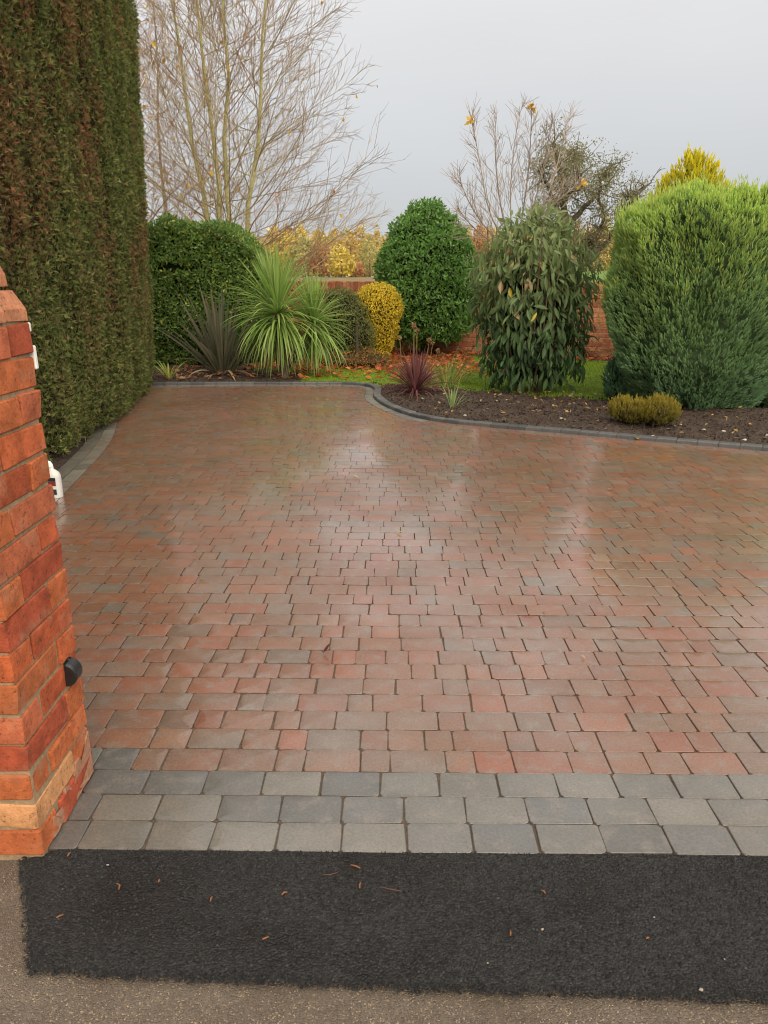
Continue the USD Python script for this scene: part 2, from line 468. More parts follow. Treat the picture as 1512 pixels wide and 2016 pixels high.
# ------------------------------------------------------------------ ground
PIT, YAW = 0.1177, math.radians(0.75)          # row pitch; the rows run a little towards the camera on the right
V0 = 1.7145                                    # near edge of the paving
RC, RS = math.cos(YAW), math.sin(YAW)


def row(u, v):
    "paving coordinates (along a row, across the rows) to the ground"
    return np.stack([u * RC + v * RS, -u * RS + v * RC], -1)


KERB_LINE = [(-3.72, 11.06), (-2.63, 11.13), (-1.9, 11.16), (-1.15, 11.15), (-0.62, 11.16), (-0.36, 11.08), (-0.2, 10.88), (-0.13, 10.5), (-0.14, 10.03), (-0.07, 9.53), (0.09, 8.98),
             (0.35, 8.46), (0.62, 8.16), (0.98, 7.93), (1.54, 7.66), (1.98, 7.45), (2.43, 7.22), (2.85, 7.02), (3.47, 6.72), (4.4, 6.28), (5.4, 5.8)]
LEFT_LINE = [(-1.5, 2.6), (-2.0, 3.4), (-2.38, 4.4), (-2.55, 5.3), (-2.67, 6.13), (-2.86, 7.19), (-3.14, 8.2), (-3.46, 9.5), (-3.72, 11.06)]
kerb_path = spline(KERB_LINE, 0.182)
left_path = spline(LEFT_LINE, 0.19)
near_l, near_r = row(np.array(-1.6), np.array(V0)), row(np.array(5.2), np.array(V0))
OUTER = Polygon([tuple(near_l)] + [tuple(p) for p in left_path] + [tuple(p) for p in kerb_path[1:]] + [(5.4, 4.0), tuple(near_r)])

import shapely
rng = np.random.default_rng(3)
nx, ny = 120, 110
gx = np.sign(np.linspace(-1, 1, nx)) * np.abs(np.linspace(-1, 1, nx)) ** 2.2 * 900
gy = -60 + np.linspace(0, 1, ny) ** 2.0 * 1900
GX, GY = np.meshgrid(gx, gy)


def ground_z(x, y):
    s = np.clip((np.asarray(y, float) - 24) / 95, 0, 1)
    s = s * s * (3 - 2 * s)
    r = np.clip((np.asarray(x, float) + 2) / 34, 0, 1)
    return -0.09 + s * (1.55 + 0.9 * r * r * (3 - 2 * r))


GZ = ground_z(GX, GY)
gv = np.stack([GX.ravel(), GY.ravel(), GZ.ravel()], 1)
i, j = np.meshgrid(np.arange(ny - 1), np.arange(nx - 1), indexing='ij')
a = (i * nx + j).ravel()
gf = np.vstack([np.stack([a, a + 1, a + nx + 1], 1), np.stack([a, a + nx + 1, a + nx], 1)])
gcol = np.where((gv[:, :1] > 8), np.array([[0.13, 0.2, 0.05]]), np.array([[0.2, 0.16, 0.08]]))
tag(put('ground', gv, gf, FIELD, tone=gcol, smooth=True), 'open field beyond the garden wall', kind='structure')

# worn pavement in front, tarmac strip, paving bed
tag(put('pavement', *sheet(sbox(-8, -8, 10, 1.78), -0.016), OLD_TAR), 'worn brown pavement with pale grit', kind='structure')


def ragged(pts, step, amp, seed):
    out = []
    r = np.random.default_rng(seed)
    for (p, q) in zip(pts, pts[1:]):
        p, q = np.array(p, float), np.array(q, float)
        n = max(1, int(np.linalg.norm(q - p) / step))
        nn = unit(np.array([-(q - p)[1], (q - p)[0]]))
        for k in range(n):
            b = p + (q - p) * k / n
            out.append(b + nn * ((fbm(np.array([[b[0] * 14, b[1] * 14, seed]]), 3, seed)[0] - 0.5) * amp * 2 + r.normal(0, amp * 0.16)))
    return out + [np.array(pts[-1], float)]


tar_edge = ragged([(-0.975, 1.69), (-0.955, 1.655), (-0.885, 1.52), (-0.84, 1.425), (-0.795, 1.345), (0.0, 1.305), (0.85, 1.272), (2.4, 1.2), (4.5, 1.1)], 0.008, 0.0075, 5)
tar_poly = Polygon([tuple(p) for p in tar_edge] + [(4.5, 1.66), tuple(row(np.array(4.4), np.array(V0 + 0.004))), tuple(row(np.array(-0.9), np.array(V0 + 0.004))), (-0.95, 1.70)]).buffer(0)
tar = structure('tarmac_strip', 'fresh black tarmac strip in front of the paving')
tv, tf = sheet(tar_poly, -0.004)
put('tarmac_surface', tv, tf, TARMAC, tar)
# loose and proud stones on the strip, thickest along its ragged edge
q = poly_points(rng, tar_poly.intersection(sbox(-1.2, 1.0, 1.5, 2.0)), 15000)
ed = poly_points(rng, LineString([tuple(p) for p in tar_edge]).buffer(0.012).intersection(sbox(-1.2, 1.0, 1.5, 2.0)), 2600)
e2 = poly_points(rng, LineString([tuple(row(np.array(-0.9), np.array(V0))), tuple(row(np.array(1.5), np.array(V0)))]).buffer(0.007), 1000)
sz = np.r_[rng.uniform(0.0016, 0.0042, len(q)), rng.uniform(0.0016, 0.0045, len(ed)), rng.uniform(0.0012, 0.003, len(e2))]
q = np.vstack([q, ed, e2])
o = np.array([[1, 0, 0], [-1, 0, 0], [0, 1, 0], [0, -1, 0], [0, 0, 1.0]])
of = np.array([[0, 2, 4], [2, 1, 4], [1, 3, 4], [3, 0, 4]])
sc = sz[:, None, None] * rng.uniform(0.7, 1.3, (len(q), 5, 3))
sv = np.column_stack([q, np.full(len(q), -0.004)])[:, None] + o[None] * sc
ang = rng.random(len(q)) * 6.28
ctr = sv.mean(1, keepdims=True)
rel = sv - ctr
sv = ctr + np.stack([rel[..., 0] * np.cos(ang)[:, None] - rel[..., 1] * np.sin(ang)[:, None], rel[..., 0] * np.sin(ang)[:, None] + rel[..., 1] * np.cos(ang)[:, None], rel[..., 2]], -1)
scol = np.repeat(pick(rng, [(0.021, 0.0205, 0.02), (0.036, 0.034, 0.0325), (0.011, 0.0115, 0.0115), (0.06, 0.052, 0.045)], len(q), 0.2, [0.45, 0.2, 0.345, 0.005]), 5, 0)
tag(put('aggregate', sv.reshape(-1, 3), (np.arange(len(q))[:, None, None] * 5 + of[None]).reshape(-1, 3), AGG, tar, scol), kind='stuff')

drive = structure('driveway', 'rain-wet block paved driveway in mixed reds with grey edging')
put('bedding_sand', *sheet(OUTER, -0.0045), MORTAR, drive, (0.095, 0.072, 0.053))


def sett_mesh(outline, rng, ztop, bevel=0.004, depth=0.03, tilt=0.006, flat=False):
    "one tumbled paving sett from its outline: domed edge, flat slightly tilted top"
    p = np.asarray(outline, float)
    n = len(p)
    c = p.mean(0)
    rad = np.linalg.norm(p - c, axis=1, keepdims=True)
    ins = c + (p - c) * (1 - bevel * 1.25 / np.maximum(rad, 0.012))
    tx, ty = rng.normal(0, tilt, 2)
    z = lambda q: ztop + (q - c) @ np.array([tx, ty])
    v = np.vstack([np.column_stack([ins, z(ins)]), np.column_stack([p, z(p) - bevel * 0.9]), np.column_stack([p, np.full(n, ztop - depth)]), [[*c, ztop + 0.0006]]])
    k = np.arange(n)
    k2 = (k + 1) % n
    f = np.vstack([np.stack([k + n, k2 + n, k2], 1), np.stack([k + n, k2, k], 1), np.stack([k + 2 * n, k2 + 2 * n, k2 + n], 1), np.stack([k + 2 * n, k2 + n, k + n], 1),
                   np.stack([np.full(n, 3 * n), k, k2], 1)])
    if flat:                                     # far setts keep a hard arris: their rim points are not shared with the face
        v = np.vstack([v, v[:n]])
        rim = f[:2 * n]
        f[:2 * n] = np.where(rim < n, rim + 3 * n + 1, rim)
    return v, f


DIRT = np.array((0.05, 0.037, 0.029))


def sett_tone(n, col, rng, grey):
    "one sett's own firing marks: a second tone over part of its face; sand and dirt in the worn joint edges"
    other = np.array(GREYS[rng.integers(4)] if grey else (REDS[rng.integers(7)] if rng.random() < 0.6 else (0.15, 0.12, 0.096)))
    a = rng.random() * 6.28
    w = np.clip(0.5 + 0.9 * np.cos(np.arange(n) * 2 * np.pi / n + a) * rng.uniform(0.2, 1) + rng.normal(0, 0.25, n), 0, 1) * rng.choice([0.15, 0.5, 0.95], p=[0.4, 0.35, 0.25])
    top = col[None] * (1 - w[:, None]) + other[None] * w[:, None]
    mid = top.mean(0) * rng.uniform(0.95, 1.1)
    return np.vstack([top * 0.93, np.repeat((0.45 * col + 0.55 * DIRT)[None], n, 0), np.repeat(DIRT[None], n, 0), mid[None]])


def rect_outline(u0, u1, v0, v1, rng, near):
    if not near:
        return np.array([[u0, v0], [u1, v0], [u1, v1], [u0, v1]]) + rng.normal(0, 0.0008, (4, 2))
    c = rng.uniform(0.004, 0.011, 8)
    m = 0.0014
    o = [[u0 + c[0], v0], [u1 - c[1], v0], [u1, v0 + c[2]], [u1, v1 - c[3]], [u1 - c[4], v1], [u0 + c[5], v1], [u0, v1 - c[6]], [u0, v0 + c[7]]]
    return np.array(o) + rng.normal(0, m, (8, 2))


REDS = [(0.215, 0.081, 0.045), (0.205, 0.086, 0.049), (0.192, 0.091, 0.054), (0.18, 0.097, 0.061), (0.163, 0.101, 0.07), (0.14, 0.1, 0.074), (0.2, 0.115, 0.072)]
REDP = [0.12, 0.22, 0.26, 0.2, 0.1, 0.035, 0.065]
GREYS = [(0.125, 0.115, 0.1), (0.142, 0.129, 0.108), (0.105, 0.1, 0.092), (0.155, 0.14, 0.117)]
channel = kerb_path[:int(len(kerb_path) * 0.56)]
left_in = offset(left_path, -0.236)
inner = OUTER
inner = inner.difference(LineString([tuple(p) for p in left_path]).buffer(0.236, cap_style=2))
inner = inner.difference(LineString([tuple(p) for p in channel]).buffer(0.12, cap_style=2)).buffer(-0.001)
if inner.geom_type != 'Polygon':
    inner = max(inner.geoms, key=lambda g: g.area)
pin = prep(inner)
setts = []                                       # (distance to the eye, outline, colour)
k = 0
v = V0
while v < 11.3:
    u = -3.9 + rng.uniform(0, 0.18)
    prev = -1
    while u < 5.4:
        if k < 3:
            w = 0.182
            if u < -3.8:
                u = -3.9 + 0.091 * (k % 2) + 0.02 * k
        else:
            kk = rng.choice([0, 1, 2], p=[0.38, 0.32, 0.30])
            if kk == prev and rng.random() < 0.6:
                kk = (kk + 1) % 3
            prev = kk
            w = (0.1815, 0.1245, 0.0945)[kk]
        j = 0.0009
        cen = row(np.array(u + w / 2), np.array(v + PIT / 2))
        dist = math.hypot(*cen)
        o = rect_outline(u + j, u + w - j, v + j, v + PIT - j, rng, dist < 5.5)
        o = row(o[:, 0], o[:, 1])
        grey = k < 3 or (k == 3 and u < -0.86)
        col = pick(rng, GREYS, 1, 0.1)[0] if grey else pick(rng, REDS, 1, 0.08, REDP)[0]
        pg = Polygon(o)
        if pin.contains(pg):
            setts.append((dist, o, col, grey))
        elif pin.intersects(pg):
            ip = pg.buffer(0).intersection(inner)
            if ip.geom_type == 'Polygon' and ip.area > 0.0015:
                oo = np.array(ip.simplify(0.004).exterior.coords)[:-1]
                if not ip.exterior.is_ccw:
                    oo = oo[::-1]
                setts.append((dist, oo, col, grey))
        u += w
    v += PIT
    k += 1


def strip_setts(path, d0, d1, cols):
    "setts laid along a curve between two offsets"
    A, B = offset(path, d0), offset(path, d1)
    for k in range(len(path) - 1):
        a0, a1, b1, b0 = A[k], A[k + 1], B[k + 1], B[k]
        c = (a0 + a1 + b0 + b1) / 4
        o = np.array([a0, a1, b1, b0])
        o = c + (o - c) * 0.955
        if np.cross(o[1] - o[0], o[2] - o[1]) < 0:
            o = o[::-1]
        setts.append((math.hypot(*c), o, pick(rng, cols, 1, 0.07)[0], True))


strip_setts(left_path, -0.002, -0.118, GREYS)
strip_setts(left_path + 0, -0.12, -0.234, [(0.26, 0.235, 0.2), (0.2, 0.18, 0.15), (0.15, 0.135, 0.115), (0.28, 0.22, 0.18)])
strip_setts(channel, -0.002, -0.118, [(0.24, 0.235, 0.225), (0.21, 0.205, 0.2)])
setts.sort(key=lambda s: s[0])


def in_view(c):
    zc = c[1] * CP + EYE * SP
    px = 756 + FOCAL * c[0] / zc
    return -20 < px < 1532 and not (px < 185 and c[1] > 1.7 and c[0] < -0.95)


nparts, rest = 0, Soup()
for dist, o, col, grey in setts:
    c = o.mean(0)
    und = 0.004 * (fbm(np.array([[c[0] * 0.9, c[1] * 0.9, 0]]), 2, 4)[0] - 0.5) * 2
    mv, mf = sett_mesh(o, rng, und + rng.normal(0, 0.0005), 0.0034 if dist < 3.3 else (0.0018 if dist < 4.3 else 0.0009), 0.03, 0.0042, dist >= 3.3)
    col = sett_tone(len(o), np.asarray(col), rng, grey)
    if len(mv) > len(col):
        col = np.vstack([col, col[:len(o)] * 0.8])
    if nparts < 300 and in_view(c):
        put('paving_sett', mv, mf, SETT, drive, col, True)
        nparts += 1
    else:
        rest.add(mv, mf, col)
tag(rest.put('paving_setts_beyond', SETT, drive, True), kind='stuff')

# kerb stones along the garden side
kerb = structure('kerb', 'dark grey kerb stones curving along the flower bed')
A, B = kerb_path, offset(kerb_path, 0.1)
for k in range(len(kerb_path) - 1):
    a0, a1, b0, b1 = A[k], A[k + 1], B[k], B[k + 1]
    c = (a0 + a1 + b0 + b1) / 4
    pts = []
    top = 0.036 + rng.normal(0, 0.0015)
    for p in (a0, a1, b1, b0):
        p = c + (p - c) * 0.982
        q = c + (p - c) * 0.9
        pts += [(*p, -0.04), (*p, top - 0.008), (*q, top)]
    put('kerb_stone', *hull(pts), KERB, kerb, pick(rng, [(0.085, 0.085, 0.085), (0.1, 0.1, 0.098), (0.072, 0.073, 0.075)], 1, 0.08)[0])

# ------------------------------------------------------------------ lawn and soil
kb = offset(kerb_path, 0.1)
lawn_poly = Polygon([(-1.25, 11.27), (-0.35, 11.27), (-0.02, 10.95), (0.35, 10.75), (1.2, 10.35), (2.3, 9.7), (3.3, 9.55), (4.4, 9.6), (12, 8.2), (14, 9), (14, 12.2), (3.9, 14.1), (0.25, 15.7), (-2.4, 16.6), (-2.2, 12.9), (-1.35, 12.2)])
bed_poly = Polygon([tuple(p) for p in kb if p[0] > -0.45 and p[1] < 11.2] + [(6.5, 5.4), (12, 6), (12, 8.4), (4.4, 9.7), (3.3, 9.65), (2.3, 9.8), (1.2, 10.45), (0.35, 10.85), (-0.02, 11.02), (-0.2, 11.15)]).buffer(0)
back_poly = Polygon([(-5.5, 11.25), (-3.3, 11.18), (-1.15, 11.27), (-1.25, 12.2), (-2.1, 12.95), (-2.3, 16.7), (-5.5, 17)])
strip_poly = Polygon([(-1.62, 2.5)] + [tuple(p) for p in left_path] + [(-3.5, 11.25), (-5.5, 11.25), (-5.5, 2.5)]).buffer(0)
wall_bed_poly = Polygon([(-2.3, 16.55), (0.25, 15.65), (3.9, 14.05), (14, 12.15), (14, 12.5), (3.9, 14.55), (0.25, 16.4), (-2.3, 17.6)])
LAWN = M('lawn_ground', {'g': ('geometry', {}), 'n': ('noise_texture', {'scale': 6.0, 'detail': 5, 'roughness': 0.65}),
                         'r': ('rgb_ramp', {'ramp': [(0.3, (0.09, 0.15, 0.015)), (0.55, (0.16, 0.24, 0.02)), (0.75, (0.2, 0.26, 0.03))]}),
                         'b': ('noise_texture', {'scale': 90.0, 'detail': 3}), 'bm': ('bump', {'strength': 0.8, 'distance': 0.02}), 'p': ('principled_bsdf', {'roughness': 0.85, 'specular_ior_level': 0.2})},
         [('g.position', 'n.vector'), ('n.fac', 'r.fac'), ('r.color', 'p.base_color'), ('g.position', 'b.vector'), ('b.fac', 'bm.height'), ('bm.normal', 'p.normal')])
tag(put('lawn', *bumpy(lawn_poly, 0.14, 0.02, 0.04, 0.5, 2, 0.0, 0.05), LAWN, smooth=True), 'green lawn behind the flower bed', kind='structure')
q = poly_points(rng, lawn_poly.intersection(sbox(-2.5, 9, 8, 17)), 70000)
g = np.column_stack([q, np.full(len(q), 0.015)])
d = unit(np.column_stack([rng.normal(0, 0.45, (len(q), 2)), np.ones(len(q))]))
lv, lf = leaves(g, d, np.column_stack([rng.normal(0, 1, (len(q), 2)), 0.2 * np.ones(len(q))]), rng.uniform(0.025, 0.06, len(q)), 0.006, 0.1)
lc = np.repeat(pick(rng, [(0.2, 0.33, 0.02), (0.27, 0.38, 0.03), (0.16, 0.26, 0.02), (0.34, 0.34, 0.06)], len(q), 0.15, [0.4, 0.3, 0.2, 0.1]), 4, 0)
tag(put('grass_blades', lv, lf, FOLIAGE, tone=lc), 'short bright green grass of the lawn', 'grass', kind='stuff')
SOILC = (0.066, 0.045, 0.033)
for nm, pl, st, am, lb in (('soil_bed', bed_poly, 0.035, 0.08, 'dark bare soil of the curved flower bed'), ('soil_bed', back_poly, 0.07, 0.08, 'dark soil of the back bed behind the kerb'),
                           ('soil_bed', strip_poly, 0.06, 0.05, 'narrow soil strip under the tall conifer hedge'), ('soil_bed', wall_bed_poly, 0.08, 0.06, 'reddish soil at the foot of the garden wall')):
    tag(put(nm, *bumpy(pl, st, 0.02 if 'strip' not in lb else 0.0, am, 3.0, 11, 0.05, 0.1), SOIL, tone=SOILC, smooth=False), lb, kind='structure')
q = np.vstack([poly_points(rng, bed_poly.intersection(sbox(-1, 5, 6, 12)), 5200), poly_points(rng, strip_poly.intersection(sbox(-4, 4, 0, 12)), 1400), poly_points(rng, back_poly.intersection(sbox(-4, 11, 0, 13)), 900)])
cl = Soup()
ico = np.array([[1, 0, 0], [-1, 0, 0], [0, 1, 0], [0, -1, 0], [0, 0, 1.0], [0, 0, -1]])
icf = np.array([[0, 2, 4], [2, 1, 4], [1, 3, 4], [3, 0, 4], [2, 0, 5], [1, 2, 5], [3, 1, 5], [0, 3, 5]])
r3 = rng.uniform(0.005, 0.015, len(q)) * np.where(rng.random(len(q)) < 0.06, 1.7, 1)
zb = 0.03 + 0.035 * fbm(np.column_stack([q * 3, np.zeros(len(q))]), 3, 11)
cv = np.column_stack([q, zb])[:, None] + ico[None] * r3[:, None, None] * rng.uniform(0.55, 1.3, (len(q), 6, 3))
tag(put('soil_clods', cv.reshape(-1, 3), (np.arange(len(q))[:, None, None] * 6 + icf[None]).reshape(-1, 3), SOIL, tone=np.repeat(pick(rng, [SOILC, (0.046, 0.032, 0.024), (0.1, 0.07, 0.05)], len(q), 0.2), 6, 0)),
    'crumbly clods of dark soil lying on the beds', 'soil', kind='stuff')
# a grey side path glimpsed beyond the lawn at the right
p0, p1 = gp(1466, 754), gp(1540, 786)
dd = unit((p1 - p0)[:2])
nn = np.array([-dd[1], dd[0]])
pa = Polygon([tuple(p0[:2] - dd * 0.5), tuple(p1[:2] + dd * 3), tuple(p1[:2] + dd * 3 + nn * 0.75), tuple(p0[:2] - dd * 0.5 + nn * 0.75)])
side = structure('side_path', 'grey flagged side path beyond the lawn at the right edge')
for k in range(10):
    a, b = p0[:2] + dd * (k * 0.45 - 0.4), p0[:2] + dd * (k * 0.45 + 0.04)
    mv, mf = hull([(*x, z) for x in (a, b, b + nn * 0.7, a + nn * 0.7) for z in (0.0, 0.062)])
    put('flagstone', mv, mf, STONE, side, (0.3, 0.28, 0.26))

# ------------------------------------------------------------------ brick pillar at the left
PX1, PY0, PS = -0.918, 1.695, 0.37           # right face, near face, side
LEAN = math.radians(0.8)


def lean(v):
    v = np.array(v, float)
    v[:, 0] -= math.tan(LEAN) * v[:, 2]
    return v


pillar = thing('brick_pillar', 'orange brick gate pillar with weathered lime joints and a stepped cap, cut by the left edge', 'pillar')
CO, JT = 0.0868, 0.0106
BRK = [(0.42, 0.1, 0.035), (0.39, 0.085, 0.033), (0.42, 0.115, 0.04), (0.35, 0.072, 0.033), (0.4, 0.11, 0.05), (0.43, 0.125, 0.046)]
br = np.random.default_rng(21)
NC = 16
put('mortar_core', *(lambda m: (lean(m[0]), m[1]))(soft_box(PX1 - PS + 0.006, PX1 - 0.006, PY0 + 0.006, PY0 + PS - 0.006, -0.05, NC * CO + 0.05, 0.004)), MORTAR, pillar, (0.31, 0.22, 0.135))
LB, WB = 0.249, PS - 0.249 - JT
for k in range(NC):
    z0, z1 = k * CO + 0.004, (k + 1) * CO - JT + 0.004
    x0, x1, y0, y1 = PX1 - PS, PX1, PY0, PY0 + PS
    if k % 2:
        rects = [(x1 - WB, x1, y0, y0 + LB), (x1 - LB, x1, y1 - WB, y1), (x0, x0 + WB, y1 - LB, y1), (x0, x0 + LB, y0, y0 + WB)]
    else:
        rects = [(x1 - WB, x1, y1 - LB, y1), (x1 - LB, x1, y0, y0 + WB), (x0, x0 + WB, y0, y0 + LB), (x0, x0 + LB, y1 - WB, y1)]
    for (a, b, c, d) in rects:
        s = br.normal(0, 0.0018, 2)
        ch = 0.0035 if k > 2 else 0.006
        mv, mf = soft_box(a + s[0], b + s[0], c + s[1], d + s[1], z0 + br.normal(0, 0.001), z1 + br.normal(0, 0.0016), ch, 0.0024, br)
        col = pick(br, BRK, 1, 0.08)[0]
        if k == 1 and a > x1 - LB - 0.01 and c < y0 + 0.01:
            col = np.array((0.55, 0.27, 0.12))
        put('brick', lean(mv), mf, BRICK, pillar, col)
# cap: two stepped courses of sloping plinth bricks
for lev, (ins, zc, hgt, run) in enumerate([(0.0, NC * CO + 0.002, 0.076, 0.021), (0.0265, NC * CO + 0.088, 0.07, 0.012)]):
    x0, x1, y0, y1 = PX1 - PS + ins, PX1 - ins, PY0 + ins, PY0 + PS - ins
    nb = 3 if lev == 0 else 2
    cmid = np.array([(x0 + x1) / 2, (y0 + y1) / 2])
    cuts = np.linspace(0, 1, nb + 1)
    for a in range(nb):
        for b in range(nb):
            if 0 < a < nb - 1 and 0 < b < nb - 1:
                continue
            bx0, bx1 = x0 + (x1 - x0) * cuts[a] + (0.004 if a else 0), x0 + (x1 - x0) * cuts[a + 1] - (0.004 if a < nb - 1 else 0)
            by0, by1 = y0 + (y1 - y0) * cuts[b] + (0.004 if b else 0), y0 + (y1 - y0) * cuts[b + 1] - (0.004 if b < nb - 1 else 0)
            tx0, tx1 = bx0 + (run if a == 0 else 0), bx1 - (run if a == nb - 1 else 0)
            ty0, ty1 = by0 + (run if b == 0 else 0), by1 - (run if b == nb - 1 else 0)
            lip = zc + 0.03
            pts = [(x, y, z) for x in (bx0, bx1) for y in (by0, by1) for z in (zc, lip)] + [(x, y, zc + hgt) for x in (tx0, tx1) for y in (ty0, ty1)]
            pts = np.array(pts) + br.normal(0, 0.0012, (len(pts), 3))
            mv, mf = hull(pts)
            put('cap_brick', lean(mv), mf, BRICK, pillar, pick(br, [(0.42, 0.17, 0.085), (0.46, 0.19, 0.1)], 1, 0.06)[0])
put('cap_mortar', *(lambda m: (lean(m[0]), m[1]))(soft_box(PX1 - PS + 0.066, PX1 - 0.066, PY0 + 0.066, PY0 + PS - 0.066, NC * CO + 0.03, NC * CO + 0.13, 0.004)), MORTAR, pillar, (0.34, 0.29, 0.21))
# pale mortar smear over the lowest bricks of the drive side
sp = []
for t in np.linspace(0, 1, 15):
    sp.append((PY0 + 0.06 + t * (PS - 0.07), 0.012))
for t in np.linspace(1, 0, 15):
    sp.append((PY0 + 0.06 + t * (PS - 0.07), 0.03 + 0.1 * t + 0.03 * math.sin(t * 21)))
sp = np.array(sp)
mv = np.array([(PX1 + 0.0035 + 0.0015 * math.sin(i * 1.7), y, z) for i, (y, z) in enumerate(sp)])
c = mv.mean(0)
mv = np.vstack([mv, [c], mv - (0.008, 0, 0)])
n = len(sp)
mf = [[i, (i + 1) % n, n] for i in range(n)] + [[i, n + 1 + i, n + 1 + (i + 1) % n] for i in range(n)] + [[i, n + 1 + (i + 1) % n, (i + 1) % n] for i in range(n)]
put('mortar_smear', lean(mv), np.array(mf), MORTAR, pillar, (0.36, 0.19, 0.12))

fit = thing('wall_fitting', 'small black half-moon fitting on the right face of the brick pillar', 'wall fitting')
fy, fz = 2.0, 0.392
arc = [(0.036 * math.sin(t), 0.04 * math.cos(t)) for t in np.linspace(0, math.pi, 15)]
pts = [(PX1 - 0.004 + x * s, fy + dy, fz + z * s) for x, z in arc for dy, s in ((-0.026, 0.82), (-0.02, 0.95), (0.02, 0.95), (0.026, 0.8))]
put('housing', lean(hull(pts)[0]), hull(pts)[1], PLASTIC_BLACK, fit, (0.012, 0.012, 0.013), smooth=False)
pts = [(PX1 - 0.003 + x * 0.5, fy + dy, fz + z * 1.06) for x, z in arc for dy in (-0.004, 0.004)]
put('seam', lean(hull(pts)[0]), hull(pts)[1], PLASTIC_BLACK, fit, (0.02, 0.02, 0.022))
plate = thing('white_plate', 'thin white plastic plate fixed behind the top of the brick pillar', 'plate')
mv, mf = soft_box(PX1 - 0.12, PX1 + 0.003, PY0 + PS + 0.004, PY0 + PS + 0.02, 1.262, 1.325, 0.003)
put('cover', lean(mv), mf, PLASTIC_WHITE, plate, (0.78, 0.78, 0.75))
mv, mf = soft_box(PX1 - 0.09, PX1 - 0.001, PY0 + PS + 0.004, PY0 + PS + 0.018, 1.36, 1.385, 0.003)
put('clip', lean(mv), mf, PLASTIC_WHITE, plate, (0.75, 0.75, 0.72))

# white bottle standing on the paving behind the pillar
b0 = gp(107, 979)
bottle = thing('white_bottle', 'white plastic bottle with black, red and orange label standing on the paving behind the pillar', 'bottle', loc=b0)
nz_, na = 15, 28
prof = [(0.0, 0.86), (0.006, 1.0), (0.15, 1.0), (0.168, 0.96), (0.185, 0.8), (0.2, 0.52), (0.208, 0.34), (0.225, 0.32)]
ang = np.linspace(0, 2 * np.pi, na, endpoint=False)
rot = 0.15
bv = []
for z, s in prof:
    e = 0.75
    X = 0.062 * s * np.sign(np.cos(ang)) * np.abs(np.cos(ang)) ** e
    Y = 0.04 * s * np.sign(np.sin(ang)) * np.abs(np.sin(ang)) ** e
    bv.append(np.stack([X, Y, np.full(na, z)], 1))
bv = np.vstack(bv + [[[0, 0, 0]], [[0, 0, prof[-1][0]]]])
bf = []
for a in range(len(prof) - 1):
    for b in range(na):
        i0, i1 = a * na + b, a * na + (b + 1) % na
        bf += [[i0, i1, i1 + na], [i0, i1 + na, i0 + na]]
for b in range(na):
    bf += [[len(prof) * na, (b + 1) % na, b], [len(prof) * na + 1, (len(prof) - 1) * na + b, (len(prof) - 1) * na + (b + 1) % na]]
put('body', bv, np.array(bf), PLASTIC_WHITE, bottle, (0.62, 0.62, 0.6), smooth=True)
mv, mf = tube([(0, 0, 0.222), (0, 0, 0.236), (-0.004, 0, 0.252), (-0.03, 0, 0.262)], [0.019, 0.019, 0.014, 0.01], 12)
put('cap', mv, mf, PLASTIC_WHITE, bottle, (0.78, 0.78, 0.76), smooth=True)
lab = lambda z0, z1, x0, x1, col: put('label_band', *hull([(x, -0.0405 - dy, z) for x in (x0, x1) for z in (z0, z1) for dy in (0.0, 0.0014)]), PLASTIC_WHITE, bottle, col)
lab(0.128, 0.152, -0.036, 0.04, (0.02, 0.025, 0.03))
lab(0.095, 0.127, -0.036, 0.04, (0.17, 0.03, 0.035))
lab(0.07, 0.094, -0.036, 0.02, (0.7, 0.4, 0.16))
lab(0.03, 0.069, -0.036, 0.04, (0.03, 0.035, 0.055))

# ------------------------------------------------------------------ garden wall across the back
W0, W1 = np.array([-4.6, 18.55]), np.array([10.5, 11.15])
wd = unit(W1 - W0)
wn = np.array([wd[1], -wd[0]])                 # towards the camera
wl = np.linalg.norm(W1 - W0)
wall = thing('garden_wall', 'low red brick garden wall with brick-on-edge coping between the shrubs', 'wall')


def on_wall(s, dpt, z):
    return np.array([*(W0 + wd * s + wn * dpt), z])


def wall_block(s0, s1, d0, d1, z0, z1, ch=0.004):
    v, f = soft_box(s0, s1, d0, d1, z0, z1, ch)
    P = W0[None] + wd[None] * v[:, :1] + wn[None] * v[:, 1:2]
    f = f[:, ::-1]
    return np.column_stack([P, v[:, 2]]), f


mv, mf = wall_block(0, wl, -0.12, -0.006, -0.1, 1.27)
put('mortar_core', mv, mf, MORTAR, wall, (0.36, 0.25, 0.17))
wr = np.random.default_rng(8)
wrest, wparts = Soup(), 0
WCOL = [(0.4, 0.14, 0.065), (0.36, 0.11, 0.055), (0.44, 0.18, 0.085), (0.33, 0.12, 0.07), (0.45, 0.2, 0.1)]


def px_of(p):
    q = np.array(p) - (0, 0, EYE)
    zc = q[1] * CP - q[2] * SP
    return 756 + FOCAL * q[0] / zc, 1008 - FOCAL * (q[1] * SP + q[2] * CP) / zc


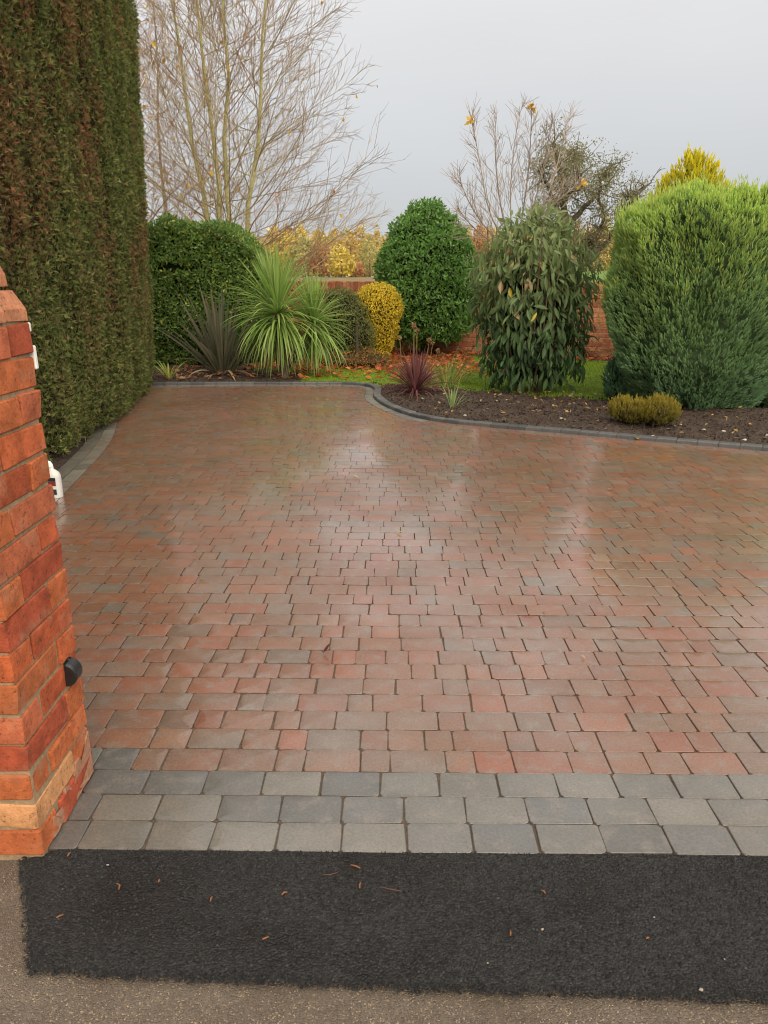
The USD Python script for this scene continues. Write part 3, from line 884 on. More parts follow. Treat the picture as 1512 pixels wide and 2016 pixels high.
for k in range(14):
    z0 = k * CO
    for m in range(-1, int(wl / 0.26) + 1):
        s0 = m * 0.26 + (0.13 if k % 2 else 0)
        if s0 < 0 or s0 + 0.25 > wl:
            continue
        mv, mf = wall_block(s0, s0 + 0.249, -0.1, wr.normal(0, 0.0015) + (0.02 if k == 13 else 0.0), z0 + 0.002, z0 + CO - JT, 0.004)
        px, py = px_of(on_wall(s0 + 0.12, 0, z0 + 0.04))
        col = pick(wr, WCOL, 1, 0.1)[0]
        if (1130 < px < 1212 or (585 < px < 765 and py < 600)) and wparts < 190:
            put('brick', mv, mf, BRICK, wall, col)
            wparts += 1
        else:
            wrest.add(mv, mf, col)
for m in range(int(wl / 0.0868)):
    s0 = m * 0.0868
    mv, mf = wall_block(s0, s0 + 0.076, -0.14, 0.02 + wr.normal(0, 0.002), 1.222 + wr.normal(0, 0.002), 1.41 + wr.normal(0, 0.003), 0.006)
    px, py = px_of(on_wall(s0 + 0.04, 0, 1.35))
    col = pick(wr, WCOL, 1, 0.12)[0]
    if 1130 < px < 1212 or 560 < px < 765:
        put('coping_brick', mv, mf, BRICK, wall, col)
    else:
        wrest.add(mv, mf, col)
tag(wrest.put('bricks_beyond', BRICK, wall), kind='stuff')
clim = thing('dry_climber', 'leafless brown climber sprawling up the brick wall beside the big conifer', 'climbing plant')
sp = Soup()
for k in range(26):
    s = 9.2 + wr.random() * 1.6
    p = on_wall(s, 0.03, 0.0)
    pl = [p]
    dirn = np.array([wd[0] * wr.normal(0, 0.5), wd[1] * wr.normal(0, 0.5), 1.0])
    for q in range(9):
        dirn = unit(dirn + np.r_[wd * wr.normal(0, 0.6), wr.normal(0.0, 0.3)])
        pl.append(pl[-1] + dirn * wr.uniform(0.05, 0.13) + np.r_[wn * wr.normal(0, 0.01), 0])
    sp.add(*tube(pl, np.linspace(0.007, 0.002, len(pl)), 4), pick(wr, [(0.16, 0.085, 0.05), (0.11, 0.06, 0.04)], 1)[0])
sp.put('stems', BARK, clim)
q = 900
s = wr.uniform(9.0, 10.9, q)
z = wr.random(q) ** 2.2 * 0.8
P = np.column_stack([W0[None] + wd[None] * s[:, None] + wn[None] * wr.uniform(0.02, 0.1, (q, 1)), z])
lv, lf = leaves(P, wr.normal(0, 1, (q, 3)), wr.normal(0, 1, (q, 3)), wr.uniform(0.02, 0.05, q), 0.018)
put('dead_leaves', lv, lf, DRY, clim, np.repeat(pick(wr, [(0.26, 0.1, 0.04), (0.18, 0.07, 0.035), (0.33, 0.15, 0.06)], q), 4, 0))

# ------------------------------------------------------------------ tall conifer hedge on the left
hr = np.random.default_rng(5)
HY = np.array([3.2, 5.0, 6.2, 7.2, 8.5, 10.0, 10.9, 11.3, 11.5])
HX = np.array([-2.55, -2.70, -2.77, -2.78, -2.83, -3.05, -3.27, -3.45, -3.9])


def hedge_face(y, z):
    return np.interp(y, HY, HX) + 0.02 * z * np.clip((y - 8) / 3, 0, 1) * 1.2 + 0.07 * np.clip(1 - z / 0.35, 0, 1) * -1.0


hedge = thing('conifer_hedge', 'very tall clipped conifer hedge with dead brown streaks along the left side of the drive', 'hedge')


def hedge_points(n):
    y = 3.4 + hr.random(n) * 8.1
    z = 0.03 + hr.random(n) * 6.3
    x = hedge_face(y, z)
    P = np.stack([x, y, z], 1)
    b = 0.24 * (fbm(np.stack([y * 1.7, z * 0.55, 0 * y], 1), 3, 3) - 0.5) + 0.13 * (fbm(np.stack([y * 5, z * 2.4, 0 * y], 1), 3, 9) - 0.5)
    P[:, 0] += b
    return P, b


n = 135000
P, b = hedge_points(n)
depth = hr.random(n) ** 1.8 * 0.11
P[:, 0] -= depth
nrm = unit(np.array([1.0, 0.05, 0.0]) + hr.normal(0, 0.5, (n, 3)))
dr = unit(np.stack([hr.normal(0.45, 0.4, n), hr.normal(0, 0.55, n), hr.normal(0.35, 0.55, n)], 1))
brown = 0.55 * fbm(np.stack([P[:, 1] * 2.3, P[:, 2] * 0.7, 0 * P[:, 1]], 1), 5, 37) + 0.45 * fbm(np.stack([P[:, 1] * 2.6, P[:, 2] * 2.2, 0 * P[:, 1]], 1), 4, 53) + 0.2 * (hr.random(n) - 0.5) - 0.06 * np.clip((P[:, 1] - 9.2) / 1.5, 0, 1)
patch = fbm(np.stack([P[:, 1] * 2.2, P[:, 2] * 1.6, 0 * P[:, 1]], 1), 3, 77)
green = pick(hr, [(0.135, 0.165, 0.047), (0.175, 0.2, 0.058), (0.115, 0.14, 0.046), (0.23, 0.24, 0.075), (0.22, 0.175, 0.08)], n, 0.25, [0.3, 0.25, 0.2, 0.12, 0.13])
dead = pick(hr, [(0.28, 0.12, 0.06), (0.21, 0.105, 0.056), (0.34, 0.165, 0.085), (0.16, 0.1, 0.055)], n, 0.2)
mixb = np.clip((brown - 0.525) / 0.07, 0, 1)[:, None] * np.where(hr.random((n, 1)) < 0.85, 1, 0.1)
mixb *= np.clip((P[:, 2:] - 0.35) / 0.8, 0.1, 1) * 0.8
tone = green * (0.75 + 0.5 * patch[:, None]) * (1 - mixb) + dead * mixb
SV, SF, SC = [], [], []
for s in (-1, 0, 1):
    side = unit(np.cross(dr, nrm))
    d2 = unit(dr + side * s * 0.55)
    L = hr.uniform(0.028, 0.068, n) * (1.0 if s == 0 else 0.75)
    lv, lf = leaves(P + dr * 0.01 * abs(s), d2, nrm, L, L * 0.26, 0.12, 0.12)
    SV.append(lv)
    SF.append(lf + s * 0 + len(lv) * (len(SV) - 1))
    SC.append(np.repeat(tone, 4, 0))
put('foliage', np.vstack(SV), np.vstack(SF), NEEDLE, hedge, np.vstack(SC))
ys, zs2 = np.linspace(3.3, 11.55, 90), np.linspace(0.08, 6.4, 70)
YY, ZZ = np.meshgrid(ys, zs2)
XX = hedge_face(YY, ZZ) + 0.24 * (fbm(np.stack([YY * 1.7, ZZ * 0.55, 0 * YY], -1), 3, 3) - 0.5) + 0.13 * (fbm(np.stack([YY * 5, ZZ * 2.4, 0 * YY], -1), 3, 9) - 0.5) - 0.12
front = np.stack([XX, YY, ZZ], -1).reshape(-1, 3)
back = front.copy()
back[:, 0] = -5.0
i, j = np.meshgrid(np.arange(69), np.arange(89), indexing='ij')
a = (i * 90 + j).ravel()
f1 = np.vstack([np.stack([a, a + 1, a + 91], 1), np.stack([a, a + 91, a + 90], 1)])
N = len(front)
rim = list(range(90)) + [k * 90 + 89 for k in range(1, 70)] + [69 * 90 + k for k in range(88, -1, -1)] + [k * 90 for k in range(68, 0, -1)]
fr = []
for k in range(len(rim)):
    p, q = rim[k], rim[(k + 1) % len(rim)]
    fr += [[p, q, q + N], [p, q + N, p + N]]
put('shade_backing', np.vstack([front, back]), np.vstack([f1, f1[:, ::-1] + N, np.array(fr)]), CORE, hedge, (0.055, 0.05, 0.028))  # solid dark backing added inside the hedge so no light leaks through
sp = Soup()
for k in range(420):                              # bare grey-brown twigs poking out
    p, _ = hedge_points(1)
    p = p[0] - (0.1, 0, 0)
    e = p + np.array([hr.uniform(0.1, 0.17), hr.normal(0, 0.07), hr.normal(0.02, 0.09)])
    sp.add(*tube([p, (p + e) / 2 + hr.normal(0, 0.012, 3), e], [0.004, 0.003, 0.0015], 3), pick(hr, [(0.2, 0.14, 0.09), (0.13, 0.08, 0.05)], 1)[0])
tag(sp.put('twigs', BARK, hedge), kind='stuff')
for yy in np.arange(3.9, 11.3, 0.75):             # stems at the foot
    x = float(hedge_face(yy, 0.0)) - 0.3
    put('stem', *tube([(x, yy, -0.05), (x - 0.02, yy + 0.03, 0.3), (x - 0.05, yy, 1.2)], [0.06, 0.05, 0.04], 7), BARK, hedge, (0.1, 0.065, 0.045), smooth=True)
# the hedge's end, turned away from the drive
n = 22000
P = np.stack([-3.45 - hr.random(n) ** 1.0 * 1.5, 11.3 + hr.random(n) * 0.25, hr.random(n) * 6.3], 1)
lv, lf = leaves(P, np.stack([hr.normal(0, 0.5, n), hr.normal(0.4, 0.4, n), hr.normal(0.4, 0.5, n)], 1), hr.normal(0, 1, (n, 3)), hr.uniform(0.04, 0.09, n), 0.022)
put('end_foliage', lv, lf, NEEDLE, hedge, np.repeat(pick(hr, [(0.075, 0.105, 0.028), (0.09, 0.12, 0.035), (0.1, 0.065, 0.035)], n, 0.15), 4, 0))


# ------------------------------------------------------------------ broad-leaved and clipped shrubs
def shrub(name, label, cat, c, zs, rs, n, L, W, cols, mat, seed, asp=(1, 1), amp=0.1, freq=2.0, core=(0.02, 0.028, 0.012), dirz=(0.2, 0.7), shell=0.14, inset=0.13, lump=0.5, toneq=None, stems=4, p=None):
    r = np.random.default_rng(seed)
    t = thing(name, label, cat)
    P, nr = profile_points(r, n, c, zs, rs, asp, amp, freq, seed, shell, 1.3)
    d = unit(nr * 0.5 + r.normal(0, 0.6, (n, 3)) + np.array([0, 0, 1]) * r.normal(dirz[0], dirz[1], (n, 1)))
    fn = unit(nr + r.normal(0, lump, (n, 3)))
    lv, lf = leaves(P, d, fn, r.uniform(L[0], L[1], n), r.uniform(W[0], W[1], n), 0.16, 0.15)
    tone = pick(r, cols, n, 0.15, p)
    tone = tone * (0.8 + 0.4 * fbm(P * 2.5, 3, seed + 1)[:, None])
    if toneq is not None:
        tone = toneq(P, tone, r)
    put('foliage', lv, lf, mat, t, np.repeat(tone, 4, 0))
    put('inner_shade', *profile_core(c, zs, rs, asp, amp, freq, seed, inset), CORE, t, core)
    for k in range(stems):
        a = r.random() * 6.28
        q = np.array([c[0], c[1], 0]) + np.array([math.cos(a), math.sin(a), 0]) * 0.12 * (k > 0)
        put('stem', *tube([q - (0, 0, 0.05), q + (0.02 * math.cos(a), 0.02 * math.sin(a), zs[0] + 0.25), q + (0.06 * math.cos(a), 0.06 * math.sin(a), zs[0] + 0.7)], [0.035, 0.03, 0.02], 6), BARK, t, (0.075, 0.055, 0.04), smooth=True)
    return t


# laurel dome in the middle
shrub('laurel_dome', 'large dark green laurel clipped to a tall dome in front of the garden wall', 'shrub', (0.8, 15.0, 0), [0.3, 0.45, 0.75, 1.2, 1.65, 2.1, 2.4, 2.6, 2.76, 2.82],
      [0.5, 0.78, 0.88, 0.94, 0.94, 0.8, 0.6, 0.42, 0.22, 0.05], 21000, (0.04, 0.115), (0.022, 0.05), [(0.11, 0.23, 0.045), (0.085, 0.18, 0.038), (0.14, 0.27, 0.055), (0.18, 0.32, 0.075)], GLOSSY_LEAF, 41,
      amp=0.17, freq=3.3, p=[0.35, 0.3, 0.25, 0.1])
# golden shrub and the dark one before it
shrub('golden_shrub', 'bright golden yellow clipped shrub leaning against the laurel dome', 'shrub', (-0.1, 14.15, 0), [0.12, 0.3, 0.6, 0.95, 1.2, 1.34, 1.41], [0.22, 0.28, 0.36, 0.43, 0.4, 0.27, 0.05],
      9000, (0.03, 0.055), (0.014, 0.024), [(0.74, 0.55, 0.04), (0.66, 0.47, 0.03), (0.78, 0.64, 0.08), (0.5, 0.38, 0.05)], FOLIAGE, 42, amp=0.07, freq=4, core=(0.09, 0.06, 0.012), inset=0.1, shell=0.1)
shrub('dark_bush', 'low dark olive bush in front of the golden shrub', 'shrub', (-0.74, 13.85, 0), [0.05, 0.3, 0.6, 0.95, 1.22, 1.33], [0.46, 0.58, 0.58, 0.48, 0.28, 0.05],
      8000, (0.035, 0.06), (0.016, 0.028), [(0.13, 0.16, 0.045), (0.16, 0.185, 0.055), (0.1, 0.12, 0.04), (0.22, 0.19, 0.065)], FOLIAGE, 43, amp=0.1, freq=3.5, core=(0.025, 0.025, 0.014))
shrub('rusty_shrub', 'knee-high rusty orange leaved shrub at the foot of the dark bush', 'shrub', (-0.45, 13.35, 0), [0.02, 0.12, 0.24, 0.32], [0.5, 0.62, 0.42, 0.06],
      1900, (0.03, 0.06), (0.02, 0.035), [(0.33, 0.11, 0.04), (0.42, 0.18, 0.06), (0.22, 0.16, 0.05), (0.12, 0.15, 0.04)], DRY, 44, amp=0.1, freq=4, core=(0.06, 0.04, 0.02), inset=0.1, stems=2)
# evergreen hedge at the back left
r = np.random.default_rng(51)
bh = thing('privet_hedge', 'dense dark green privet hedge behind the spiky plants at the back left', 'hedge')
n = 36000
HX0, HX1, HY0, HY1, HZ = -5.4, -2.0, 13.15, 14.4, 2.28
u = r.random(n)
which = r.choice(3, n, p=[0.62, 0.16, 0.22])
x = HX0 + r.random(n) * (HX1 - HX0)
z = 0.05 + r.random(n) * HZ
y = HY0 + r.random(n) * (HY1 - HY0)
P = np.stack([x, np.full(n, HY0), z], 1)
P[which == 1, 0] = HX1
P[which == 1, 1] = y[which == 1]
P[which == 2, 2] = HZ
P[which == 2, 1] = y[which == 2]
nr = np.where(which[:, None] == 0, [[0, -1.0, 0]], np.where(which[:, None] == 1, [[1.0, 0, 0]], [[0, 0, 1.0]]))


def privet_round(P):
    dx = np.clip(P[:, 0] - (HX1 - 0.75), 0, None) / 0.75
    P[:, 2] = P[:, 2] * (1 - 0.3 * dx ** 2) + np.where(P[:, 2] > 1.6, 0.3 * (fbm(np.column_stack([P[:, 0] * 1.7, P[:, 1], 0 * P[:, 0]]), 3, 5) - 0.45), 0)
    P[:, 1] += 0.35 * dx ** 2
    P[:, 1] += np.clip(0.6 - P[:, 2], 0, 1) * 0.5
    return P


P = privet_round(P)
P += nr * ((fbm(P * 2.4, 3, 6) - 0.5) * 0.34 - 0.17 * r.random(n) ** 1.3)[:, None]
d = unit(nr * 0.5 + r.normal(0, 0.6, (n, 3)) + (0, 0, 0.35))
lv, lf = leaves(P, d, unit(nr + r.normal(0, 0.5, (n, 3))), r.uniform(0.045, 0.09, n), r.uniform(0.022, 0.038, n), 0.16, 0.15)
tn = pick(r, [(0.1, 0.185, 0.036), (0.14, 0.23, 0.046), (0.08, 0.145, 0.034), (0.22, 0.28, 0.06), (0.5, 0.44, 0.08)], n, 0.18, [0.33, 0.28, 0.2, 0.175, 0.015]) * (0.75 + 0.5 * fbm(P * 2.2, 3, 61)[:, None])
put('foliage', lv, lf, GLOSSY_LEAF, bh, np.repeat(tn, 4, 0))
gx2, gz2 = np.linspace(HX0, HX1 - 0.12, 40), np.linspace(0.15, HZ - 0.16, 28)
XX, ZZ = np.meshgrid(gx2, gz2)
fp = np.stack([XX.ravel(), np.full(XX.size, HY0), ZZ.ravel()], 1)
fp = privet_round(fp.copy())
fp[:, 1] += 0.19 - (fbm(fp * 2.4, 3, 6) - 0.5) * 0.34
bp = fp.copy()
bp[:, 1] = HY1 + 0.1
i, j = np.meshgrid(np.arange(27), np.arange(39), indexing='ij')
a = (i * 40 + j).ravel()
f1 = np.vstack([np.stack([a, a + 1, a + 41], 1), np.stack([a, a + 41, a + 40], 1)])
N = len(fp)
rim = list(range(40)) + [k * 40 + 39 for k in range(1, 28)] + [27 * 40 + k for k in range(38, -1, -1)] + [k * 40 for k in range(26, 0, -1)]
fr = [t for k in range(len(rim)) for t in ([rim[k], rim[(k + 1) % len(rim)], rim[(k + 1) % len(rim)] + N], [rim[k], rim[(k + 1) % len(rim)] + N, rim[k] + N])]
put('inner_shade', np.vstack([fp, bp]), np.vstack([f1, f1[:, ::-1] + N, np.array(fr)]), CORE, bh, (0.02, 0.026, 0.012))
for k in range(9):
    x = HX0 + 0.4 + k * 0.36
    put('stem', *tube([(x, 13.6, -0.05), (x + 0.03, 13.55, 0.4), (x, 13.5, 0.9)], [0.03, 0.025, 0.02], 6), BARK, bh, (0.09, 0.07, 0.05))


def plumes(t, c, zs, rs, nt, seed, low, high, tip, asp=(1, 1), amp=0.08, freq=3.0, H=(0.09, 0.17), zr=(0.2, 2.4), m=11, spread=0.5, W=0.016, inset=0.1, core=(0.02, 0.028, 0.012), out=0.55, zsq=1.0):
    "flame-shaped upright sprays packed over a lumpy body"
    r = np.random.default_rng(seed)
    P, nr = profile_points(r, nt, c, zs, rs, asp, amp, freq, seed, 0.06, 1.0, zsq)
    ax = unit(nr * out + np.array([0, 0, 1.0]) + r.normal(0, 0.16, (nt, 3)))
    hh = r.uniform(H[0], H[1], nt)
    e1 = unit(np.cross(ax, [0.3, 0.9, 0.1]))
    e2 = np.cross(ax, e1)
    zz = np.clip((P[:, 2] - zr[0]) / (zr[1] - zr[0]), 0, 1) ** 1.15
    zz = np.clip(zz + 0.5 * (fbm(P * 1.6, 3, seed + 3) - 0.5), 0, 1)
    base = np.asarray(low)[None] * (1 - zz[:, None]) + np.asarray(high)[None] * zz[:, None]
    base = base * (1 + r.normal(0, 0.14, (nt, 1)))
    V, F, C = [], [], []
    for k in range(m):
        tt = k / (m - 1)
        a = r.random(nt) * 6.28
        rad = e1 * np.cos(a)[:, None] + e2 * np.sin(a)[:, None]
        p = P + ax * (hh * tt * 0.75)[:, None] + rad * (hh * 0.2 * (1 - tt) * spread)[:, None]
        d = unit(ax + rad * (0.75 * (1 - tt) + 0.1)[..., None] * spread * 1.4 if False else ax + rad * ((0.75 * (1 - tt) + 0.1) * spread * 1.4))
        L = hh * (0.42 if k < m - 1 else 0.5) * r.uniform(0.75, 1.2, nt)
        lv, lf = leaves(p, d, unit(rad + nr * 0.5), L, W * r.uniform(0.8, 1.2, nt), 0.25, 0.1)
        V.append(lv)
        F.append(lf + 4 * nt * k)
        C.append(np.repeat(base * (0.8 + 0.25 * tt) + np.asarray(tip)[None] * tt * 0.35 * zz[:, None], 4, 0))
    put('foliage', np.vstack(V), np.vstack(F), NEEDLE, t, np.vstack(C))
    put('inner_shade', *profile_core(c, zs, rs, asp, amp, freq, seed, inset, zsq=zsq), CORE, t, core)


big = thing('conifer_bush', 'huge feathery bright green conifer bush with bluish base at the right edge', 'conifer')
plumes(big, (3.78, 9.25, 0), [0.0, 0.2, 0.45, 0.8, 1.2, 1.6, 1.95, 2.16, 2.32, 2.42], [0.66, 0.8, 0.92, 1.02, 1.09, 1.12, 1.12, 1.04, 0.82, 0.08], 23000, 71,
       (0.25, 0.41, 0.205), (0.36, 0.5, 0.11), (0.36, 0.36, 0.03), asp=(1.0, 0.85), amp=0.2, freq=3.8, zsq=0.45, zr=(0.45, 2.4), H=(0.045, 0.095), m=8, W=0.011, out=0.85, core=(0.05, 0.08, 0.035))  # bluish low, yellow-green high: own colour, with light from above painted in
stray_r = np.random.default_rng(77)
SP_, SN_ = profile_points(stray_r, 420, (3.78, 9.25, 0), [1.2, 1.6, 1.95, 2.16, 2.32, 2.42], [1.09, 1.12, 1.12, 1.04, 0.82, 0.08], (1.0, 0.85), 0.2, 3.8, 71, 0.03, 1.0, 0.45)
sv_, sf_, sc_ = [], [], []
for k in range(9):
    d_ = unit(SN_ * 0.35 + (0, 0, 1.0) + stray_r.normal(0, 0.28, (420, 3)))
    lv, lf = leaves(SP_ + d_ * 0.018 * k, d_, stray_r.normal(0, 1, (420, 3)), stray_r.uniform(0.05, 0.1, 420), 0.012)
    sv_.append(lv)
    sf_.append(lf + 1680 * k)
    sc_.append(np.repeat(pick(stray_r, [(0.36, 0.46, 0.1), (0.44, 0.5, 0.12)], 420), 4, 0))
put('stray_shoots', np.vstack(sv_), np.vstack(sf_), NEEDLE, big, np.vstack(sc_))
for k, (dx, dy) in enumerate([(0.0, -0.25), (-0.3, -0.1), (0.25, 0.0)]):
    q = np.array([3.72 + dx, 9.35 + dy, -0.05])
    put('trunk', *tube([q, q + (0.02, 0.03, 0.3), q + (0.1 * dx, 0.1, 1.2)], [0.07, 0.055, 0.035], 8), BARK, big, (0.085, 0.06, 0.045), smooth=True)
gold = thing('golden_conifer', 'golden yellow conifer tip rising behind the big green conifer', 'conifer')
plumes(gold, (4.26, 11.4, 0), [0.2, 0.8, 1.6, 2.3, 2.6, 2.88, 3.08], [0.75, 0.78, 0.7, 0.58, 0.42, 0.22, 0.04], 3800, 72, (0.22, 0.27, 0.03), (0.55, 0.5, 0.03), (0.4, 0.3, 0.0), amp=0.05, freq=5, zr=(1.0, 2.8), H=(0.1, 0.2), core=(0.07, 0.06, 0.012))
put('trunk', *tube([(4.26, 11.4, -0.05), (4.26, 11.4, 0.6)], [0.06, 0.05], 7), BARK, gold, (0.09, 0.06, 0.045))
dwarf = thing('dwarf_conifer', 'small dark blue-green dwarf conifer left of the big conifer on the bed edge', 'conifer')
plumes(dwarf, (2.86, 9.45, 0), [0.03, 0.12, 0.3, 0.45, 0.55], [0.07, 0.13, 0.15, 0.11, 0.03], 420, 73, (0.1, 0.19, 0.1), (0.13, 0.25, 0.12), (0.06, 0.07, 0.02), amp=0.03, freq=6, zr=(0, 0.6), H=(0.05, 0.09), inset=0.05)
put('trunk', *tube([(2.86, 9.45, -0.05), (2.86, 9.45, 0.2)], [0.02, 0.015], 6), BARK, dwarf, (0.09, 0.06, 0.045))
heath = thing('golden_heather', 'low rounded golden olive heather clump beside the kerb at the right', 'shrub')
hc = gp(1268, 845) + (0, 0.05, 0)
for k in range(2):
    plumes(heath, (hc[0] + (-0.13, 0.13)[k], hc[1] + (0.04, -0.03)[k], 0.02), [0.02, 0.09, 0.18, 0.25, 0.29], [0.13, 0.2, 0.21, 0.14, 0.03], 620, 74 + k, (0.14, 0.13, 0.025), (0.3, 0.24, 0.035), (0.2, 0.13, 0.02),
           amp=0.05, freq=7, zr=(0.0, 0.29), H=(0.035, 0.075), m=9, spread=0.8, W=0.007, inset=0.05, core=(0.05, 0.04, 0.015))
put('stem', *tube([(hc[0], hc[1], -0.02), (hc[0], hc[1], 0.12)], [0.03, 0.02], 6), BARK, heath, (0.08, 0.055, 0.04))

# ------------------------------------------------------------------ strap-leaved plants, every blade a part
def fan(t, centre, n, L, W, tilt, grav, cols, seed, mat, name='leaf', az=None, base_r=0.05, twist=0.3, kinks=0, seg=7, keel=0.22, out=None):
    r = np.random.default_rng(seed)
    for k in range(n):
        a = az(k, r) if az else k * 2.399963 + r.normal(0, 0.3)
        el = math.radians(tilt(k / n, r))
        d = np.array([math.cos(a) * math.cos(el), math.sin(a) * math.cos(el), math.sin(el)])
        ln = L[0] + (L[1] - L[0]) * r.random()
        b = np.asarray(centre) + np.array([math.cos(a), math.sin(a), 0]) * base_r * r.random()
        g = grav(k / n, r)
        v, f = blade(b, d, ln, W * r.uniform(0.75, 1.15), g, seg, keel, r.normal(0, twist), kink=r.uniform(0.4, 0.7) if k < kinks else None)
        v[:, 2] = np.maximum(v[:, 2], 0.015)
        c = pick(r, cols, 1, 0.1)[0]
        tcol = c[None] * (1 + 0.25 * np.tile([0, 1.0, 0], len(v) // 3)[:, None])
        if out is None:
            put(name, v, f, mat, t, tcol)
        else:
            out.append((v, f, tcol))


flax = thing('bronze_flax', 'bronze green New Zealand flax with stiff sword leaves in front of the privet hedge', 'flax plant')
fc = (-2.55, 12.1, 0.0)
fan(flax, fc, 92, (0.75, 1.5), 0.055, lambda t, r: 84 - 42 * t ** 0.9 + r.normal(0, 6), lambda t, r: 0.14 + 0.3 * t, [(0.115, 0.1, 0.06), (0.09, 0.085, 0.055), (0.14, 0.115, 0.075), (0.08, 0.095, 0.05)], 81, FOLIAGE, base_r=0.13, kinks=5)
fan(flax, fc, 9, (0.6, 0.95), 0.045, lambda t, r: 28 + r.normal(0, 9), lambda t, r: 0.9, [(0.3, 0.22, 0.13), (0.24, 0.17, 0.1)], 82, DRY, 'dead_leaf', base_r=0.1, az=lambda k, r: (3.5 + k * 0.55) % 6.28, kinks=5)

cord = thing('cabbage_palm', 'green two-headed cabbage palm with arching strap leaves at the back of the paving', 'palm')
trunk0 = np.array([-1.52, 11.75, -0.05])
h1, h2 = np.array([-1.58, 11.72, 1.02]), np.array([-1.08, 11.95, 0.88])
put('trunk', *tube([trunk0, trunk0 + (0.0, 0, 0.4), h1 - (0, 0, 0.3), h1], [0.075, 0.065, 0.055, 0.05], 9), BARK, cord, (0.16, 0.12, 0.085), smooth=True)
put('trunk', *tube([trunk0 + (0.02, 0, 0.25), trunk0 + (0.28, 0.06, 0.5), h2 - (0.05, 0, 0.2), h2], [0.055, 0.05, 0.05, 0.045], 9), BARK, cord, (0.16, 0.12, 0.085), smooth=True)
GC = [(0.2, 0.31, 0.065), (0.25, 0.36, 0.085), (0.16, 0.26, 0.055), (0.31, 0.4, 0.12)]
LV = []
for hd, n, sd, sc in ((h1, 400, 83, 1.12), (h2, 270, 84, 0.86)):
    fan(cord, hd, int(n * 0.3), (0.62 * sc, 0.92 * sc), 0.029, lambda t, r: 86 - 30 * t + r.normal(0, 5), lambda t, r: 0.05 + 0.12 * t, GC, sd, FOLIAGE, base_r=0.03, seg=6, out=LV)
    fan(cord, hd - (0, 0, 0.05), int(n * 0.42), (0.6 * sc, 0.86 * sc), 0.03, lambda t, r: 62 - 72 * t + r.normal(0, 8), lambda t, r: 0.45 + 0.5 * r.random(), GC, sd + 10, FOLIAGE, base_r=0.03, seg=7, out=LV)
    fan(cord, hd - (0, 0, 0.18), int(n * 0.28), (0.62 * sc, 0.9 * sc), 0.03, lambda t, r: 18 - 40 * t + r.normal(0, 8), lambda t, r: 1.4 + 0.7 * r.random(), GC, sd + 20, FOLIAGE, base_r=0.04, seg=7, out=LV)
SKC = [(0.2, 0.28, 0.09), (0.27, 0.27, 0.11), (0.17, 0.25, 0.07)]
fan(cord, h1 - (0, 0, 0.34), 60, (0.5, 0.75), 0.034, lambda t, r: 0 - 35 * t + r.normal(0, 8), lambda t, r: 1.7, SKC, 95, FOLIAGE, base_r=0.06, seg=7, out=LV)
fan(cord, h1 - (0, 0, 0.55), 40, (0.35, 0.55), 0.032, lambda t, r: -10 - 30 * t + r.normal(0, 8), lambda t, r: 1.7, SKC, 97, FOLIAGE, base_r=0.06, seg=6, out=LV)
fan(cord, h2 - (0, 0, 0.26), 60, (0.5, 0.72), 0.032, lambda t, r: 0 - 30 * t + r.normal(0, 8), lambda t, r: 1.7, SKC, 96, FOLIAGE, base_r=0.05, seg=6, out=LV)
LV.sort(key=lambda q: q[0][:, 1].mean())
for v, f, c in LV[:300]:
    put('leaf', v, f, FOLIAGE, cord, c)
sp = Soup()
for v, f, c in LV[300:]:
    sp.add(v, f, c)
tag(sp.put('leaves_behind', FOLIAGE, cord), kind='stuff')

red = thing('red_cordyline', 'spiky dark red cordyline on the tip of the curved bed', 'cordyline')
rc = gp(818, 778)
fan(red, (rc[0], rc[1], 0.06), 190, (0.42, 0.66), 0.021, lambda t, r: 86 - 74 * t + r.normal(0, 6), lambda t, r: 0.1 + 0.75 * t, [(0.15, 0.055, 0.055), (0.19, 0.075, 0.07), (0.11, 0.04, 0.042), (0.23, 0.11, 0.095)], 85, FOLIAGE, base_r=0.035, seg=6)
fan(red, (rc[0], rc[1], 0.03), 40, (0.4, 0.6), 0.018, lambda t, r: 8 + r.normal(0, 8), lambda t, r: 0.9, [(0.25, 0.12, 0.1), (0.2, 0.085, 0.075)], 86, DRY, 'dead_leaf', base_r=0.03, seg=6)

iris = thing('iris_clump', 'small clump of pale green iris leaves near the kerb on the bed', 'iris')
ic = gp(893, 806)
for k, (tx, ty, w) in enumerate([(868, 760, 0.022), (880, 757, 0.02), (889, 768, 0.028), (897, 762, 0.026), (905, 758, 0.022), (915, 768, 0.02), (928, 786, 0.018), (938, 792, 0.016), (922, 775, 0.02), (861, 766, 0.016)]):
    tip = at(tx, ty, ic[1] + random.Random(k).uniform(-0.12, 0.12))
    b = ic + np.array([(k - 4.5) * 0.008, 0.01 * (k % 3), 0.02])
    d = tip - b
    v, f = blade(b, d + (0, 0, 0.1), np.linalg.norm(d) * 1.06, w, 0.35, 6, 0.2, 0.2)
    put('leaf', v, f, FOLIAGE, iris, np.array((0.3, 0.38, 0.14) if k % 3 else (0.2, 0.3, 0.1)))
lily = thing('yellow_green_clump', 'small yellow-green strap leaved clump at the far corner by the conifer hedge', 'plant')
fan(lily, (-3.22, 11.5, 0.02), 15, (0.28, 0.46), 0.026, lambda t, r: 72 - 30 * t + r.normal(0, 8), lambda t, r: 0.7, [(0.3, 0.36, 0.07), (0.22, 0.3, 0.06), (0.4, 0.4, 0.1)], 87, FOLIAGE, base_r=0.03)

